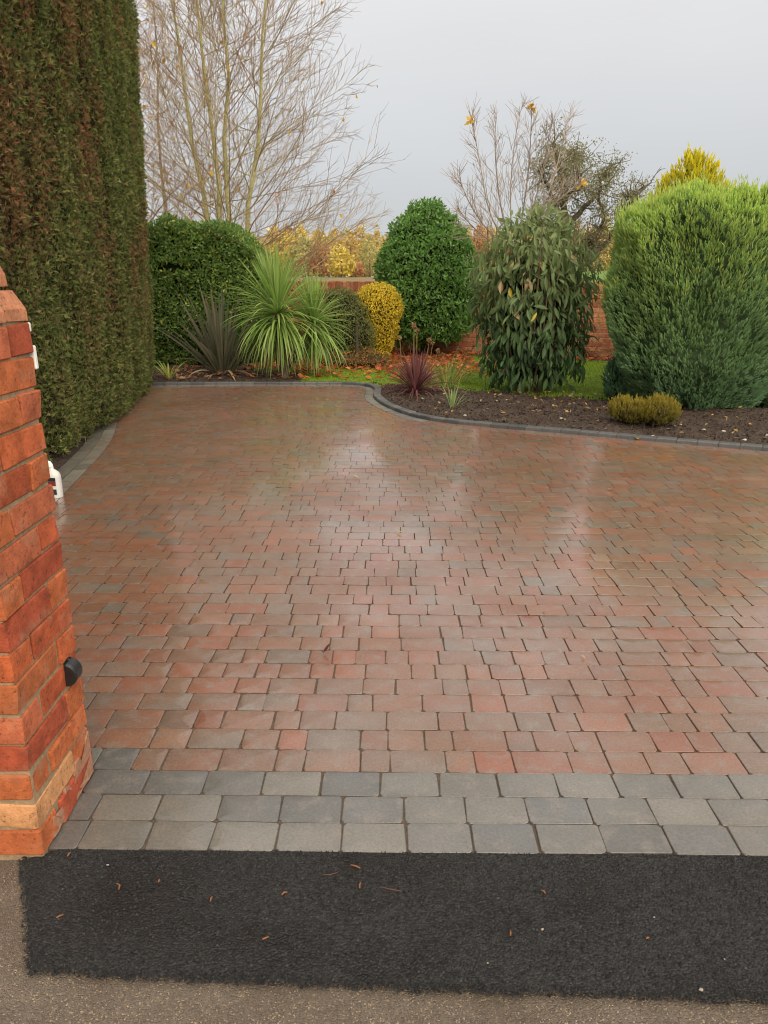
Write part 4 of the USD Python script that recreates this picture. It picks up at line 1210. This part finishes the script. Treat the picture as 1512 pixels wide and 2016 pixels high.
aga = thing('seed_head_clump', 'clump of straw-coloured stalks with dried round seed heads behind the red cordyline', 'plant')
ar = np.random.default_rng(88)
for (bx, by, tx, ty, Y, w) in [(811, 752, 815, 641, 11.0, 1.1), (816, 752, 821, 652, 11.0, 1.0), (790, 745, 787, 666, 11.2, 0.8), (830, 745, 845, 670, 11.2, 1.0), (836, 748, 852, 676, 11.1, 0.8), (842, 750, 862, 690, 11.0, 0.9),
                               (853, 748, 872, 698, 11.0, 0.8), (868, 738, 912, 661, 11.3, 0.9), (878, 740, 903, 690, 11.2, 0.7), (890, 742, 932, 682, 11.2, 0.8), (884, 742, 921, 690, 11.1, 0.6)]:
    b, t = gp(bx, by) * (1, 1, 0), at(tx, ty, Y)
    b[1] = Y
    b[0] = at(bx, by, Y)[0]
    m = (b + t) / 2 + (0.012, 0, 0.01)
    put('stalk', *tube([b - (0, 0, 0.02), m, t], [0.0065, 0.006, 0.0045], 5), DRY, aga, np.array((0.36, 0.25, 0.09)))
    n = 46
    dd_ = unit(ar.normal(0, 1, (n, 3)) + (0, 0, 0.3))
    lv, lf = leaves(np.repeat(t[None], n, 0), dd_, ar.normal(0, 1, (n, 3)), ar.uniform(0.035, 0.06, n) * w, 0.016 * w, 0.3)
    put('seed_head', lv, lf, DRY, aga, np.repeat(pick(ar, [(0.36, 0.22, 0.11), (0.26, 0.15, 0.08), (0.45, 0.3, 0.14)], n), 4, 0))
fan(aga, (0.92, 11.1, 0.0), 80, (0.3, 0.62), 0.022, lambda t, r: 72 - 50 * t + r.normal(0, 8), lambda t, r: 0.8, [(0.2, 0.31, 0.06), (0.3, 0.33, 0.08), (0.38, 0.3, 0.09), (0.13, 0.22, 0.05)], 89, FOLIAGE, base_r=0.3, seg=6)

# leatherleaf viburnum: long drooping leaves
vib = thing('viburnum_bush', 'tall bush with long drooping dark green leaves on the curved bed', 'shrub')
vr = np.random.default_rng(90)
vc = np.array([1.95, 10.35, 0.0])
VZ, VR = [0.12, 0.35, 0.8, 1.3, 1.7, 2.0, 2.2, 2.35], [0.5, 0.66, 0.8, 0.84, 0.78, 0.6, 0.38, 0.08]
n = 4800
P, nr = profile_points(vr, n, vc, VZ, VR, (1, 0.9), 0.24, 2.4, 91, 0.42, 1.0)
d = unit(nr * vr.uniform(0.1, 0.6, (n, 1)) + vr.normal(0, 0.33, (n, 3)) + np.array([0, 0, -1.0]) * vr.uniform(0.3, 1.5, (n, 1)))
up = (P[:, 2] > 1.95) & (vr.random(n) < 0.55)
d[up] = unit(d[up] * (1, 1, -0.6))
fn = unit(nr + vr.normal(0, 0.4, (n, 3)) + (0, 0, 0.25))
L = vr.uniform(0.08, 0.2, n)
lv, lf = fine_leaves(P, d, fn, L, L * vr.uniform(0.25, 0.34, n), 0.18, 0.22, 4)
hgt = np.clip((P[:, 2] - 0.6) / 1.6, 0, 1)[:, None]
tone = pick(vr, [(0.06, 0.11, 0.04), (0.078, 0.135, 0.052), (0.048, 0.088, 0.036)], n, 0.16) * (1 - 0.35 * hgt) + np.array([(0.21, 0.23, 0.085)]) * 0.6 * hgt
yel = vr.random(n) < 0.016
tone[yel] = pick(vr, [(0.4, 0.3, 0.05), (0.35, 0.25, 0.13), (0.3, 0.13, 0.06)], yel.sum())
tc = np.repeat(tone, 15, 0).reshape(n, 5, 3, 3)
tc[:, :, 1] *= 1.35
order = np.argsort(P[:, 1] + 0.15 * np.abs(P[:, 0] - vc[0]) + (L < 0.14) * 0.3)
V4, C4 = lv.reshape(n, 15, 3), tc.reshape(n, 15, 3)
F1 = lf[:len(lf) // n]
for k in order[:300]:
    put('leaf', V4[k], F1, GLOSSY_LEAF if False else FOLIAGE, vib, C4[k])
o2 = order[300:]
tag(put('leaves_behind', V4[o2].reshape(-1, 3), (np.arange(len(o2))[:, None, None] * 15 + F1[None]).reshape(-1, 3), FOLIAGE, vib, C4[o2].reshape(-1, 3)), kind='stuff')
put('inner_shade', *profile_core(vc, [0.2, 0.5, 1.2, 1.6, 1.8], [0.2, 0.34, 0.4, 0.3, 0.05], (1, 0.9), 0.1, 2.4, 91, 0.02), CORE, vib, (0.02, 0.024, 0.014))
for k in range(16):
    a = k * 2.4
    e = vc + np.array([math.cos(a) * vr.uniform(0.3, 0.75), math.sin(a) * 0.65, vr.uniform(1.3, 2.25)])
    b = vc + np.array([math.cos(a) * 0.15, math.sin(a) * 0.15, -0.05])
    put('stem', *tube([b, (b + e) / 2 + np.array([math.cos(a), math.sin(a), 0]) * 0.12, e], [0.018, 0.012, 0.005], 5), BARK, vib, (0.15, 0.085, 0.055))

dark = thing('dark_leaved_shrub', 'dark large-leaved shrub overhanging the lawn at the right picture edge', 'shrub')
r = np.random.default_rng(96)
n = 420
P, nr = profile_points(r, n, (5.6, 10.3, 0), [0.45, 0.6, 0.9, 1.3, 1.6], [0.3, 0.65, 0.75, 0.6, 0.1], (1, 1), 0.15, 2, 97, 0.3)
lv, lf = fine_leaves(P, unit(nr * 0.5 + r.normal(0, 0.4, (n, 3)) + (0, 0, -0.6)), unit(nr + r.normal(0, 0.4, (n, 3))), r.uniform(0.13, 0.22, n), r.uniform(0.06, 0.1, n), 0.1, 0.2, 4)
put('foliage', lv, lf, GLOSSY_LEAF, dark, np.repeat(pick(r, [(0.035, 0.055, 0.022), (0.05, 0.08, 0.03)], n), 15, 0))
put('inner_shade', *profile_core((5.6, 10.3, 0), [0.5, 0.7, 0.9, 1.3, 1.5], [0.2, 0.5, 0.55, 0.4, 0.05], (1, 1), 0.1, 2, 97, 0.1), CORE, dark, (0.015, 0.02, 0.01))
put('stem', *tube([(5.6, 10.3, -0.05), (5.6, 10.3, 0.7)], [0.05, 0.04], 7), BARK, dark, (0.07, 0.05, 0.04))
shrub('creeping_shrub', 'low dark green creeping shrub on the bed at the right picture edge', 'shrub', (4.75, 8.95, 0), [0.02, 0.1, 0.2, 0.27], [0.3, 0.42, 0.3, 0.05], 1300, (0.03, 0.06), (0.015, 0.028),
      [(0.05, 0.085, 0.025), (0.035, 0.06, 0.02)], FOLIAGE, 98, amp=0.08, freq=4, inset=0.08, stems=1)

# ------------------------------------------------------------------ bare trees behind the garden
def limb(p, d, L, r, n, up=0.06, wob=0.05):
    pts = [np.array(p, float)]
    d = unit(np.array(d, float))
    for k in range(n):
        d = unit(d + r.normal(0, wob, 3) + (0, 0, up))
        pts.append(pts[-1] + d * L / n)
    return np.array(pts)


def bare_tree(name, label, stems, seed, hmax, reach, nb, bark, twigc, leafc, nleaf, sub=9, tw=4, droop=0.0, rad=0.055, up=0.05, b0=0.1, elev=(32, 52), tilt_right=0.0, cat='tree', wscale=1.0):
    r = np.random.default_rng(seed)
    t = thing(name, label, cat)
    twigs, tips = Soup(), []
    for (base, top) in stems:
        base, top = np.array(base, float), np.array(top, float)
        ts = np.linspace(0, 1, 9)
        S = base[None] * (1 - ts[:, None]) + top[None] * ts[:, None] + np.column_stack([r.normal(0, 0.05, (9, 2)), np.zeros(9)]) * (ts * (1 - ts) * 4)[:, None]
        put('trunk', *tube(S, rad * wscale * (1 - 0.88 * ts), 7), BARK, t, np.array(bark), smooth=True)
        L0 = np.linalg.norm(top - base)
        br_ = Soup()
        for k in range(nb):
            f = b0 + (0.97 - b0) * (k + r.random()) / nb
            p = np.array([np.interp(f, ts, S[:, q]) for q in range(3)])
            az = k * 2.4 + r.normal(0, 0.4)
            ln = reach * (1 - f) ** 0.62 * r.uniform(0.75, 1.1) + 0.35
            el = math.radians(r.uniform(*elev) + 14 * f)
            d = np.array([math.cos(az) * math.cos(el) + tilt_right, math.sin(az) * math.cos(el), math.sin(el)])
            B = limb(p, d, ln, r, 7, up - droop, 0.06)
            br_.add(*tube(B, np.linspace(0.0145 * (1 - 0.5 * f), 0.0032, 8) * wscale, 5), pick(r, [bark, twigc], 1, 0.1)[0])
            for m in range(sub):
                g = 0.15 + 0.83 * (m + r.random()) / sub
                q = np.array([np.interp(g, np.linspace(0, 1, 8), B[:, z]) for z in range(3)])
                bd = unit(B[min(7, int(g * 7) + 1)] - B[int(g * 7)])
                sd = unit(bd + unit(np.cross(bd, r.normal(0, 1, 3))) * 0.65)
                l2 = (0.42 * ln * (1 - 0.7 * g) + 0.16) * r.uniform(0.7, 1.2)
                C = limb(q, sd, l2, r, 4, up * 0.9 - droop * 1.6, 0.1)
                twigs.add(*tube(C, np.linspace(0.0046, 0.0024, 5) * wscale, 3), pick(r, [twigc], 1, 0.16)[0])
                for w in range(tw):
                    h = r.uniform(0.2, 1.0)
                    q2 = np.array([np.interp(h, np.linspace(0, 1, 5), C[:, z]) for z in range(3)])
                    d2 = unit((C[-1] - C[0]) + unit(r.normal(0, 1, 3)) * l2 * 0.75)
                    D = limb(q2, d2, r.uniform(0.12, 0.32), r, 2, up - droop * 2, 0.12)
                    twigs.add(*tube(D, np.array([0.0033, 0.0027, 0.002]) * wscale, 3), pick(r, [twigc], 1, 0.2)[0])
                    tips.append(D[-1])
        br_.put('branches', BARK, t)
    tag(twigs.put('twigs', BARK, t), kind='stuff')
    if nleaf:
        tips = np.array(tips)[r.choice(len(tips), nleaf, replace=False)]
        lv, lf = leaves(tips, r.normal(0, 1, (nleaf, 3)) - (0, 0, 0.6), r.normal(0, 1, (nleaf, 3)), r.uniform(0.07, 0.13, nleaf), 0.075)
        tag(put('leaves', lv, lf, DRY, t, np.repeat(pick(r, leafc, nleaf), 4, 0)), kind='stuff')
    return t


def stem_px(x0, x1, Y, ztop, yt=-200):
    b = at(x0, 600, Y)
    return ((b[0], Y, -0.1), (at(x1, 600, Y)[0], Y, ztop))


AUT = [(0.55, 0.3, 0.04), (0.5, 0.16, 0.05), (0.6, 0.4, 0.07)]
bare_tree('bare_tree', 'large bare multi-stemmed tree with lichen-green trunks behind the privet hedge', [((-3.42, 17.0, -0.1), (-3.62, 17.1, 8.8)), ((-3.3, 17.1, -0.1), (-3.05, 17.0, 8.5)), ((-3.15, 16.9, -0.1), (-2.0, 16.7, 8.0)), ((-3.5, 17.2, -0.1), (-4.3, 17.3, 8.2))], 101, 9, 3.9, 46,
          (0.36, 0.33, 0.16), (0.29, 0.2, 0.115), AUT, 90, sub=14, tw=4, rad=0.075, elev=(8, 46), up=0.05)
bare_tree('birch_tree', 'slender white-barked birch rising beside the tall conifer hedge', [((-4.75, 14.9, -0.1), (-4.62, 15.0, 9.5))], 102, 9, 2.6, 44, (0.6, 0.56, 0.5), (0.34, 0.24, 0.17), AUT, 40, sub=9, tw=4, droop=0.09, rad=0.055, elev=(35, 55))
bare_tree('copper_leaved_tree', 'thin bare tree still holding orange leaves between the birch and the multi-stemmed tree', [((-5.2, 19.5, -0.1), (-5.1, 19.5, 8.0)), ((-5.7, 19.8, -0.1), (-6.3, 19.8, 7.4))], 103, 8, 2.2, 26, (0.34, 0.26, 0.18), (0.34, 0.22, 0.14), AUT, 240, sub=9, tw=4, rad=0.06, elev=(25, 50))
# sapling with a few last yellow leaves, fanning above the viburnum
sap = thing('bare_sapling', 'pale leafless sapling with a few yellow leaves at its tips above the drooping bush', 'tree')
r = np.random.default_rng(105)
Ysap = 12.6
base = np.array([at(1012, 500, Ysap)[0], Ysap, -0.05])
fork = at(1012, 500, Ysap)
put('trunk', *tube([base, base * (1, 1, 0) + (0.02, 0, 0.9), fork], [0.035, 0.03, 0.026], 6), BARK, sap, (0.22, 0.19, 0.16), smooth=True)
tw_, lfv = Soup(), []
for k, pts in enumerate([[(1012, 500), (965, 420), (950, 350), (935, 270), (927, 236)], [(1010, 495), (985, 400), (975, 300), (978, 222)], [(1014, 495), (1005, 400), (1012, 290), (1030, 200)], [(1016, 495), (1035, 380), (1044, 290), (1046, 212)],
                         [(1016, 490), (1055, 390), (1075, 300), (1090, 235)], [(1010, 500), (950, 440), (915, 380), (905, 340)], [(1018, 490), (1080, 380), (1105, 290), (1126, 220)], [(1008, 505), (960, 470), (925, 440), (900, 405)],
                         [(1015, 480), (1060, 430), (1110, 385), (1144, 362)]]):
    dy = r.normal(0, 0.35)
    B = np.array([at(px, py, Ysap + dy * q / (len(pts) - 1)) for q, (px, py) in enumerate(pts)])
    s = np.linspace(0, 1, len(pts))
    B = np.column_stack([CubicSpline(s, B[:, q])(np.linspace(0, 1, 10)) for q in range(3)])
    put('branch', *tube(B, np.linspace(0.014, 0.004, 10), 5), BARK, sap, pick(r, [(0.33, 0.28, 0.23), (0.27, 0.22, 0.18)], 1)[0])
    for m in range(24):
        g = 0.08 + 0.9 * (m + r.random()) / 24
        q = np.array([np.interp(g, np.linspace(0, 1, 10), B[:, z]) for z in range(3)])
        bd = unit(B[min(9, int(g * 9) + 1)] - B[min(8, int(g * 9))])
        C = limb(q, bd + unit(np.cross(bd, r.normal(0, 1, 3))) * 0.62, (0.72 * (1 - g) + 0.07) * r.uniform(0.6, 1.2), r, 5, 0.05, 0.08)
        tw_.add(*tube(C, np.linspace(0.0048, 0.0024, 6), 3), pick(r, [(0.32, 0.25, 0.2)], 1, 0.15)[0])
        for w in range(4):
            D = limb(C[r.integers(1, 5)], unit(C[-1] - C[0]) + unit(r.normal(0, 1, 3)) * 0.75, r.uniform(0.1, 0.3), r, 3, 0.05, 0.1)
            tw_.add(*tube(D, np.linspace(0.0032, 0.002, 4), 3), pick(r, [(0.32, 0.25, 0.2)], 1, 0.15)[0])
    if k in (0, 3, 8):
        tip = B[-1]
        nl = 7
        lv, lf = leaves(np.repeat(tip[None], nl, 0), unit(r.normal(0, 1, (nl, 3)) + (0, 0, 0.4)), r.normal(0, 1, (nl, 3)), r.uniform(0.08, 0.13, nl), 0.07)
        put('leaf_tuft', lv, lf, DRY, sap, np.array((0.8, 0.52, 0.1)))
tag(tw_.put('twigs', BARK, sap), kind='stuff')

# gnarled tree with sparse olive leaves and lichen
oak = thing('gnarled_tree', 'gnarled half-bare tree with sparse olive foliage beyond the wall', 'tree')
r = np.random.default_rng(106)
Yo = 21.0
LIMBS = [([(1118, 560), (1116, 480), (1112, 420), (1105, 360), (1096, 305), (1092, 282)], 0.14), ([(1116, 470), (1140, 420), (1168, 390), (1190, 350), (1212, 322)], 0.085), ([(1114, 440), (1092, 400), (1076, 360), (1068, 325)], 0.075),
         ([(1160, 520), (1166, 470), (1188, 430), (1180, 390), (1196, 362)], 0.075), ([(1160, 500), (1200, 470), (1222, 425), (1250, 390), (1276, 362)], 0.08), ([(1110, 400), (1130, 370), (1142, 340)], 0.05), ([(1104, 355), (1122, 320), (1138, 300)], 0.045),
         ([(1114, 480), (1080, 450), (1056, 420)], 0.06), ([(1118, 500), (1150, 480), (1176, 490)], 0.06), ([(1222, 425), (1238, 400), (1240, 380)], 0.04)]
tw_, P0 = Soup(), []
for k, (pts, rad) in enumerate(LIMBS):
    dy = r.normal(0, 0.7) if k else 0
    B = np.array([at(px, py, Yo + dy * q / (len(pts) - 1)) for q, (px, py) in enumerate(pts)])
    s = np.linspace(0, 1, len(pts))
    m_ = 14
    B = np.column_stack([CubicSpline(s, B[:, q])(np.linspace(0, 1, m_)) for q in range(3)]) + r.normal(0, 0.018, (m_, 3))
    if k == 0:
        B = np.vstack([[B[0, 0] + 0.05, B[0, 1], -0.1], B])
    put('trunk' if k == 0 else 'limb', *tube(B, np.linspace(rad, rad * 0.22, len(B)), 7), BARK, oak, (0.1, 0.085, 0.06), smooth=True)
    for m in range(30):
        g = 0.22 + 0.78 * r.random()
        q = np.array([np.interp(g, np.linspace(0, 1, len(B)), B[:, z]) for z in range(3)])
        if q[2] < 1.9:
            continue
        C = limb(q, r.normal(0, 1, 3) + (0, 0, 0.25), r.uniform(0.25, 0.75), r, 5, 0.02, 0.28)
        tw_.add(*tube(C, np.linspace(0.016, 0.005, 6), 4), pick(r, [(0.13, 0.11, 0.075)], 1, 0.15)[0])
        for w in range(4):
            D = limb(C[r.integers(1, 6)], r.normal(0, 1, 3), r.uniform(0.12, 0.35), r, 3, 0.02, 0.3)
            tw_.add(*tube(D, np.linspace(0.008, 0.004, 4), 3), pick(r, [(0.22, 0.19, 0.13)], 1, 0.15)[0])
            if (B[-1, 0] < at(1240, 400, Yo)[0] and k not in (4, 9)) or r.random() < 0.2:
                P0.append(D[-1])
tag(tw_.put('twigs', BARK, oak), kind='stuff')
P0 = np.array(P0)
P = np.repeat(P0, 11, 0) + r.normal(0, 0.07, (len(P0) * 11, 3))
n = len(P)
lv, lf = leaves(P, r.normal(0, 1, (n, 3)), r.normal(0, 1, (n, 3)), r.uniform(0.03, 0.075, n), 0.035)
tag(put('leaves', lv, lf, FOLIAGE, oak, np.repeat(pick(r, [(0.2, 0.205, 0.09), (0.16, 0.165, 0.075), (0.25, 0.23, 0.1)], n), 4, 0)), kind='stuff')

# ------------------------------------------------------------------ autumn woodland beyond the field
fr_ = np.random.default_rng(120)
KINDS = {'yellow': ('bright yellow round autumn tree', [(0.64, 0.5, 0.1), (0.7, 0.56, 0.13), (0.54, 0.42, 0.09)]),
         'ochre': ('ochre autumn tree', [(0.53, 0.38, 0.13), (0.6, 0.45, 0.17), (0.46, 0.32, 0.11)]),
         'rust': ('russet brown autumn tree', [(0.42, 0.21, 0.1), (0.48, 0.27, 0.12), (0.34, 0.18, 0.1)]),
         'olive': ('olive green autumn tree', [(0.4, 0.38, 0.14), (0.46, 0.43, 0.17), (0.32, 0.3, 0.12)]),
         'larch': ('pointed golden larch', [(0.56, 0.44, 0.14), (0.62, 0.5, 0.18), (0.48, 0.37, 0.12)])}


def far_tree(px, ytop, wpx, Y, kind, where, seed, nl=900):
    r = np.random.default_rng(seed)
    lab, cols = KINDS[kind]
    top = at(px, ytop, Y)
    gz = float(ground_z(top[0], Y))
    h = (top[2] - gz) * 1.1
    w = wpx / FOCAL * Y / 2
    t = thing(('larch_tree' if kind == 'larch' else 'autumn_tree'), lab + ' ' + where, 'tree')
    put('trunk', *tube([(top[0], Y, gz - 0.2), (top[0], Y, gz + h * 0.5), (top[0], Y, gz + h * 0.7)], [0.028 * h, 0.016 * h, 0.006 * h], 6), BARK, t, (0.14, 0.1, 0.07))
    if kind == 'larch':
        zs, rs = np.array([0.06, 0.2, 0.5, 0.8, 1.0]) * h, np.array([0.75, 1, 0.66, 0.3, 0.03]) * w
    else:
        zs, rs = np.array([0.05, 0.15, 0.4, 0.65, 0.85, 1.0]) * h, np.array([0.5, 0.85, 1.0, 0.85, 0.5, 0.06]) * w
    P, nr = profile_points(r, nl, (top[0], Y, gz), zs, rs, (1, 1), 0.25 * w, 1.6 / w, seed, 0.4 * w, 1.0)
    d = unit(nr * 0.4 + r.normal(0, 0.7, (nl, 3)))
    s = w * 0.22
    lv, lf = leaves(P, d, unit(nr + r.normal(0, 0.6, (nl, 3))), r.uniform(0.7, 1.4, nl) * s, r.uniform(0.5, 0.9, nl) * s, 0.15)
    c = pick(r, cols, nl, 0.15) * (0.75 + 0.5 * fbm(P * 1.6 / w, 2, seed)[:, None])
    put('crown', lv, lf, FOLIAGE, t, np.repeat(c, 4, 0))


FT = [(672, 488, 54, 112, 'yellow', 'standing alone before the distant wood', ), (700, 517, 36, 116, 'rust', 'beside the lone yellow tree'), (632, 478, 52, 124, 'rust', 'left of the lone yellow tree'),
      (598, 470, 60, 126, 'olive', 'behind the cabbage palm tips'), (562, 462, 62, 128, 'yellow', 'above the right end of the privet hedge'), (715, 446, 34, 136, 'larch', 'left of the laurel dome top'),
      (742, 450, 40, 138, 'larch', 'touching the left side of the laurel dome'), (690, 462, 44, 140, 'ochre', 'behind the lone yellow tree'), (660, 455, 46, 142, 'ochre', 'under the long low branch of the bare tree'),
      (628, 452, 44, 141, 'larch', 'under the tip of the low bare branch'), (590, 448, 44, 143, 'yellow', 'behind the olive tree'), (728, 470, 34, 130, 'olive', 'low beside the laurel dome'),
      (925, 452, 34, 138, 'larch', 'just right of the laurel dome'), (945, 447, 40, 134, 'rust', 'between the laurel dome and the drooping bush'), (968, 456, 36, 137, 'ochre', 'behind the sapling base'),
      (1148, 462, 50, 118, 'olive', 'under the gnarled tree'), (1172, 452, 46, 136, 'ochre', 'between the gnarled tree and the big conifer'), (1195, 432, 44, 139, 'larch', 'touching the left side of the big conifer'),
      (1215, 446, 40, 141, 'rust', 'half hidden by the big conifer'), (1130, 474, 40, 122, 'ochre', 'low right of the drooping bush top')]
for k, (px, yt, w, Y, kind, where) in enumerate(FT):
    far_tree(px, yt, w, Y, kind, where, 200 + k)
wood = Soup()
for k in range(150):
    X = -95 + 190 * (k + fr_.random()) / 150
    Y = fr_.uniform(146, 170)
    h, w = fr_.uniform(7.4, 9.8), fr_.uniform(1.8, 3.0)
    nl = 320
    P, nr = profile_points(fr_, nl, (X, Y, float(ground_z(X, Y))), np.array([0.03, 0.2, 0.5, 0.8, 1.0]) * h, np.array([0.9, 1.1, 1.0, 0.55, 0.05]) * w, (1, 1), 0.3, 0.7, k, 0.6)
    lv, lf = leaves(P, unit(nr * 0.4 + fr_.normal(0, 0.7, (nl, 3))), unit(nr + fr_.normal(0, 0.6, (nl, 3))), fr_.uniform(0.6, 1.2, nl), fr_.uniform(0.45, 0.8, nl), 0.15)
    cols = KINDS[['ochre', 'rust', 'olive', 'larch', 'ochre'][fr_.integers(5)]][1]
    wood.add(lv, lf, np.repeat(pick(fr_, cols, nl, 0.15), 4, 0))
tag(wood.put('woodland', FOLIAGE), 'far-off autumn woodland along the edge of the field', 'wood', kind='stuff')

# ------------------------------------------------------------------ fallen leaves, twigs, pebbles
def leaf_litter(P, rng, cols, L, name, label, z=0.02):
    n = len(P)
    q = np.column_stack([P, np.full(n, z) + rng.uniform(0, 0.02, n)])
    d = np.column_stack([rng.normal(0, 1, (n, 2)), rng.normal(0, 0.18, n)])
    lv, lf = fine_leaves(q, d, np.column_stack([rng.normal(0, 0.3, (n, 2)), np.ones(n)]), rng.uniform(L[0], L[1], n), rng.uniform(L[0] * 0.6, L[1] * 0.7, n), 0.25, -0.25, 3)
    tag(put(name, lv, lf, DRY, tone=np.repeat(pick(rng, cols, n, 0.18), 12, 0)), label, 'leaves', kind='stuff')


lr = np.random.default_rng(140)
q1 = poly_points(lr, lawn_poly.intersection(sbox(-2.4, 11.2, 1.6, 17)), 3800)
w_ = np.clip((q1[:, 1] - 11.2) / 2.6, 0.12, 1)
q1 = q1[lr.random(len(q1)) < w_ ** 1.2]
q1 = np.vstack([q1, poly_points(lr, wall_bed_poly.intersection(sbox(-2.4, 13, 8, 18)), 900)])
leaf_litter(q1, lr, [(0.5, 0.15, 0.045), (0.42, 0.115, 0.04), (0.58, 0.24, 0.075), (0.3, 0.1, 0.045)], (0.06, 0.13), 'fallen_leaves', 'orange fallen leaves strewn over the lawn and along the wall foot', 0.045)
q2 = np.vstack([poly_points(lr, bed_poly.intersection(sbox(-0.4, 6, 5, 11)), 110), poly_points(lr, Point(2.0, 9.2).buffer(0.9).intersection(bed_poly), 60)])
leaf_litter(q2, lr, [(0.45, 0.3, 0.09), (0.3, 0.2, 0.1), (0.5, 0.24, 0.06), (0.38, 0.3, 0.18)], (0.025, 0.06), 'fallen_leaves', 'yellow and tan fallen leaves scattered on the dark soil bed', 0.075)
q3 = poly_points(lr, back_poly.intersection(sbox(-3.6, 11.2, -1.2, 13)), 160)
leaf_litter(q3, lr, [(0.42, 0.13, 0.045), (0.35, 0.2, 0.1), (0.22, 0.12, 0.07)], (0.05, 0.11), 'fallen_leaves', 'brown and orange fallen leaves under the flax and palm', 0.06)
curl = thing('curled_leaf', 'curled dark brown leaf lying on the reddish setts near the middle of the drive', 'leaf')
c = gp(637, 1286)
lv, lf = fine_leaves(c[None] + (0, 0, 0.006), np.array([[0.9, -0.3, 0.25]]), np.array([[0, 0.3, 1.0]]), 0.036, 0.024, 0.5, -0.9, 6)
put('blade', lv, lf, DRY, curl, (0.13, 0.045, 0.028))
lv, lf = tube([c + (0.0, 0, 0.004), c + (-0.012, 0.018, 0.006)], [0.0016, 0.001], 4)
put('stalk', lv, lf, DRY, curl, (0.1, 0.04, 0.028))
for (px, py, s, col, lab) in [(781, 1052, 0.03, 0, 'pale yellow leaf lying in the middle of the drive'), (397, 1141, 0.026, 0, 'small yellow leaf on the setts right of the pillar'), (1258, 866, 0.045, 0, 'bright yellow leaf on the paving beside the golden heather'),
                         (1198, 965, 0.04, 1, 'tan leaf on the wet setts below the big conifer'), (915, 914, 0.035, 1, 'tan leaf on the setts below the iris clump'), (1025, 889, 0.04, 1, 'tan leaf on the setts below the drooping bush'),
                         (1478, 1036, 0.035, 1, 'tan leaf on the setts close to the right picture edge'), (1230, 1039, 0.03, 1, 'tan leaf on the setts left of the one by the right edge'), (706, 942, 0.035, 0, 'yellow leaf on the setts below the curve of the kerb'),
                         (1069, 1206, 0.02, 1, 'tiny tan leaf on the setts right of the drive centre'), (1152, 1300, 0.018, 1, 'tiny tan leaf nearest the grey border on the right')]:
    c = gp(px, py) + (0, 0, 0.006)
    a = lr.random() * 6.28
    lv, lf = fine_leaves(c[None], np.array([[math.cos(a), math.sin(a), 0.12]]), np.array([[0.1, 0.1, 1.0]]), s * 1.2, s * 0.8, 0.25, -0.3, 4)
    tag(put('fallen_leaf', lv, lf, DRY, tone=[(0.55, 0.42, 0.1), (0.42, 0.27, 0.15)][col]), lab, 'leaf', 'single leaves on the paving')
ORD = ['leftmost', 'second from the left', 'third from the left', 'fourth from the left', 'fifth from the left', 'sixth from the left', 'seventh from the left', 'seventh from the right', 'sixth from the right', 'fifth from the right', 'fourth from the right', 'third from the right', 'second from the right', 'rightmost']
NEEDLES = sorted([(233, 1746, 0.03, 2.0), (416, 1771, 0.02, 1.5), (560, 1760, 0.02, 0.7), (313, 1735, 0.015, 1.6), (709, 1744, 0.024, 1.5), (1005, 1838, 0.02, 1.4), (136, 1683, 0.02, 1.4), (1275, 1848, 0.012, 0.3), (523, 1848, 0.02, 0.4), (700, 1707, 0.035, 2.7), (118, 1805, 0.02, 0.6), (1070, 1757, 0.016, 2.2), (650, 1722, 0.05, 0.15), (770, 1752, 0.07, 2.9)])
for kn, (px, py, L, a) in enumerate(NEEDLES):
    c = gp(px, py) + (0, 0, 0.002)
    L *= 0.8
    d = np.array([math.cos(a), math.sin(a), 0]) * L / 2
    nrm_ = np.array([-d[1], d[0], 0]) * lr.normal(0, 0.3)
    thin = L > 0.034
    tag(put('dead_needle', *tube([c - d, c + nrm_ * 0.6 + (0, 0, 0.002), c + d + nrm_ * -0.4], [0.0009, 0.0012, 0.0007] if thin else [0.0016, 0.0022, 0.0012], 5), DRY, tone=(0.2, 0.09, 0.06) if thin else (0.34, 0.14, 0.065)),
        ('thin curved brown twig' if thin else 'rusty brown needle') + ' on the black tarmac strip, ' + ORD[kn] + ' of the scraps', 'needle', 'needles on the tarmac strip')
for (px, py, s, lab) in [(1385, 846, 0.022, 'pale pebble on the soil just right of the golden heather'), (1425, 849, 0.022, 'pale pebble on bare soil below the trunk of the big conifer'), (1466, 866, 0.022, 'pale pebble close to the kerb near the right picture edge'),
                         (1507, 856, 0.024, 'pale pebble on the soil bed at the right picture edge'), (1285, 858, 0.016, 'small pebble between the golden heather and the kerb'), (1340, 836, 0.016, 'small pebble touching the right side of the golden heather'),
                         (1105, 824, 0.02, 'pale pebble on the soil below the drooping viburnum bush'), (915, 818, 0.02, 'pale pebble beside the iris clump close to the kerb')]:
    c = gp(px, py, 0.05)
    pv, pf = hull(c + unit(lr.normal(0, 1, (16, 3))) * s * np.array([1.1, 0.8, 0.6]))
    tag(put('pebble', pv, pf, STONE, tone=(0.42, 0.37, 0.32), smooth=True), lab, 'pebble', 'pale pebbles on the bed')
for ks, (px, py, s) in enumerate(sorted([(212, 1702, 0.004), (1068, 1830, 0.0045), (1380, 1948, 0.005), (960, 1896, 0.0026), (1288, 1806, 0.0026), (1426, 1888, 0.0026)])):
    c = gp(px, py)
    pv, pf = hull(c + unit(lr.normal(0, 1, (14, 3))) * s * np.array([1.1, 0.9, 0.7]))
    tag(put('grit_stone', pv, pf, STONE, tone=(0.34, 0.28, 0.22), smooth=True), 'pale grit stone on the tarmac strip, ' + (ORD[:3] + ORD[-3:])[ks] + ' of the loose stones', 'stone', 'loose stones on the tarmac strip')
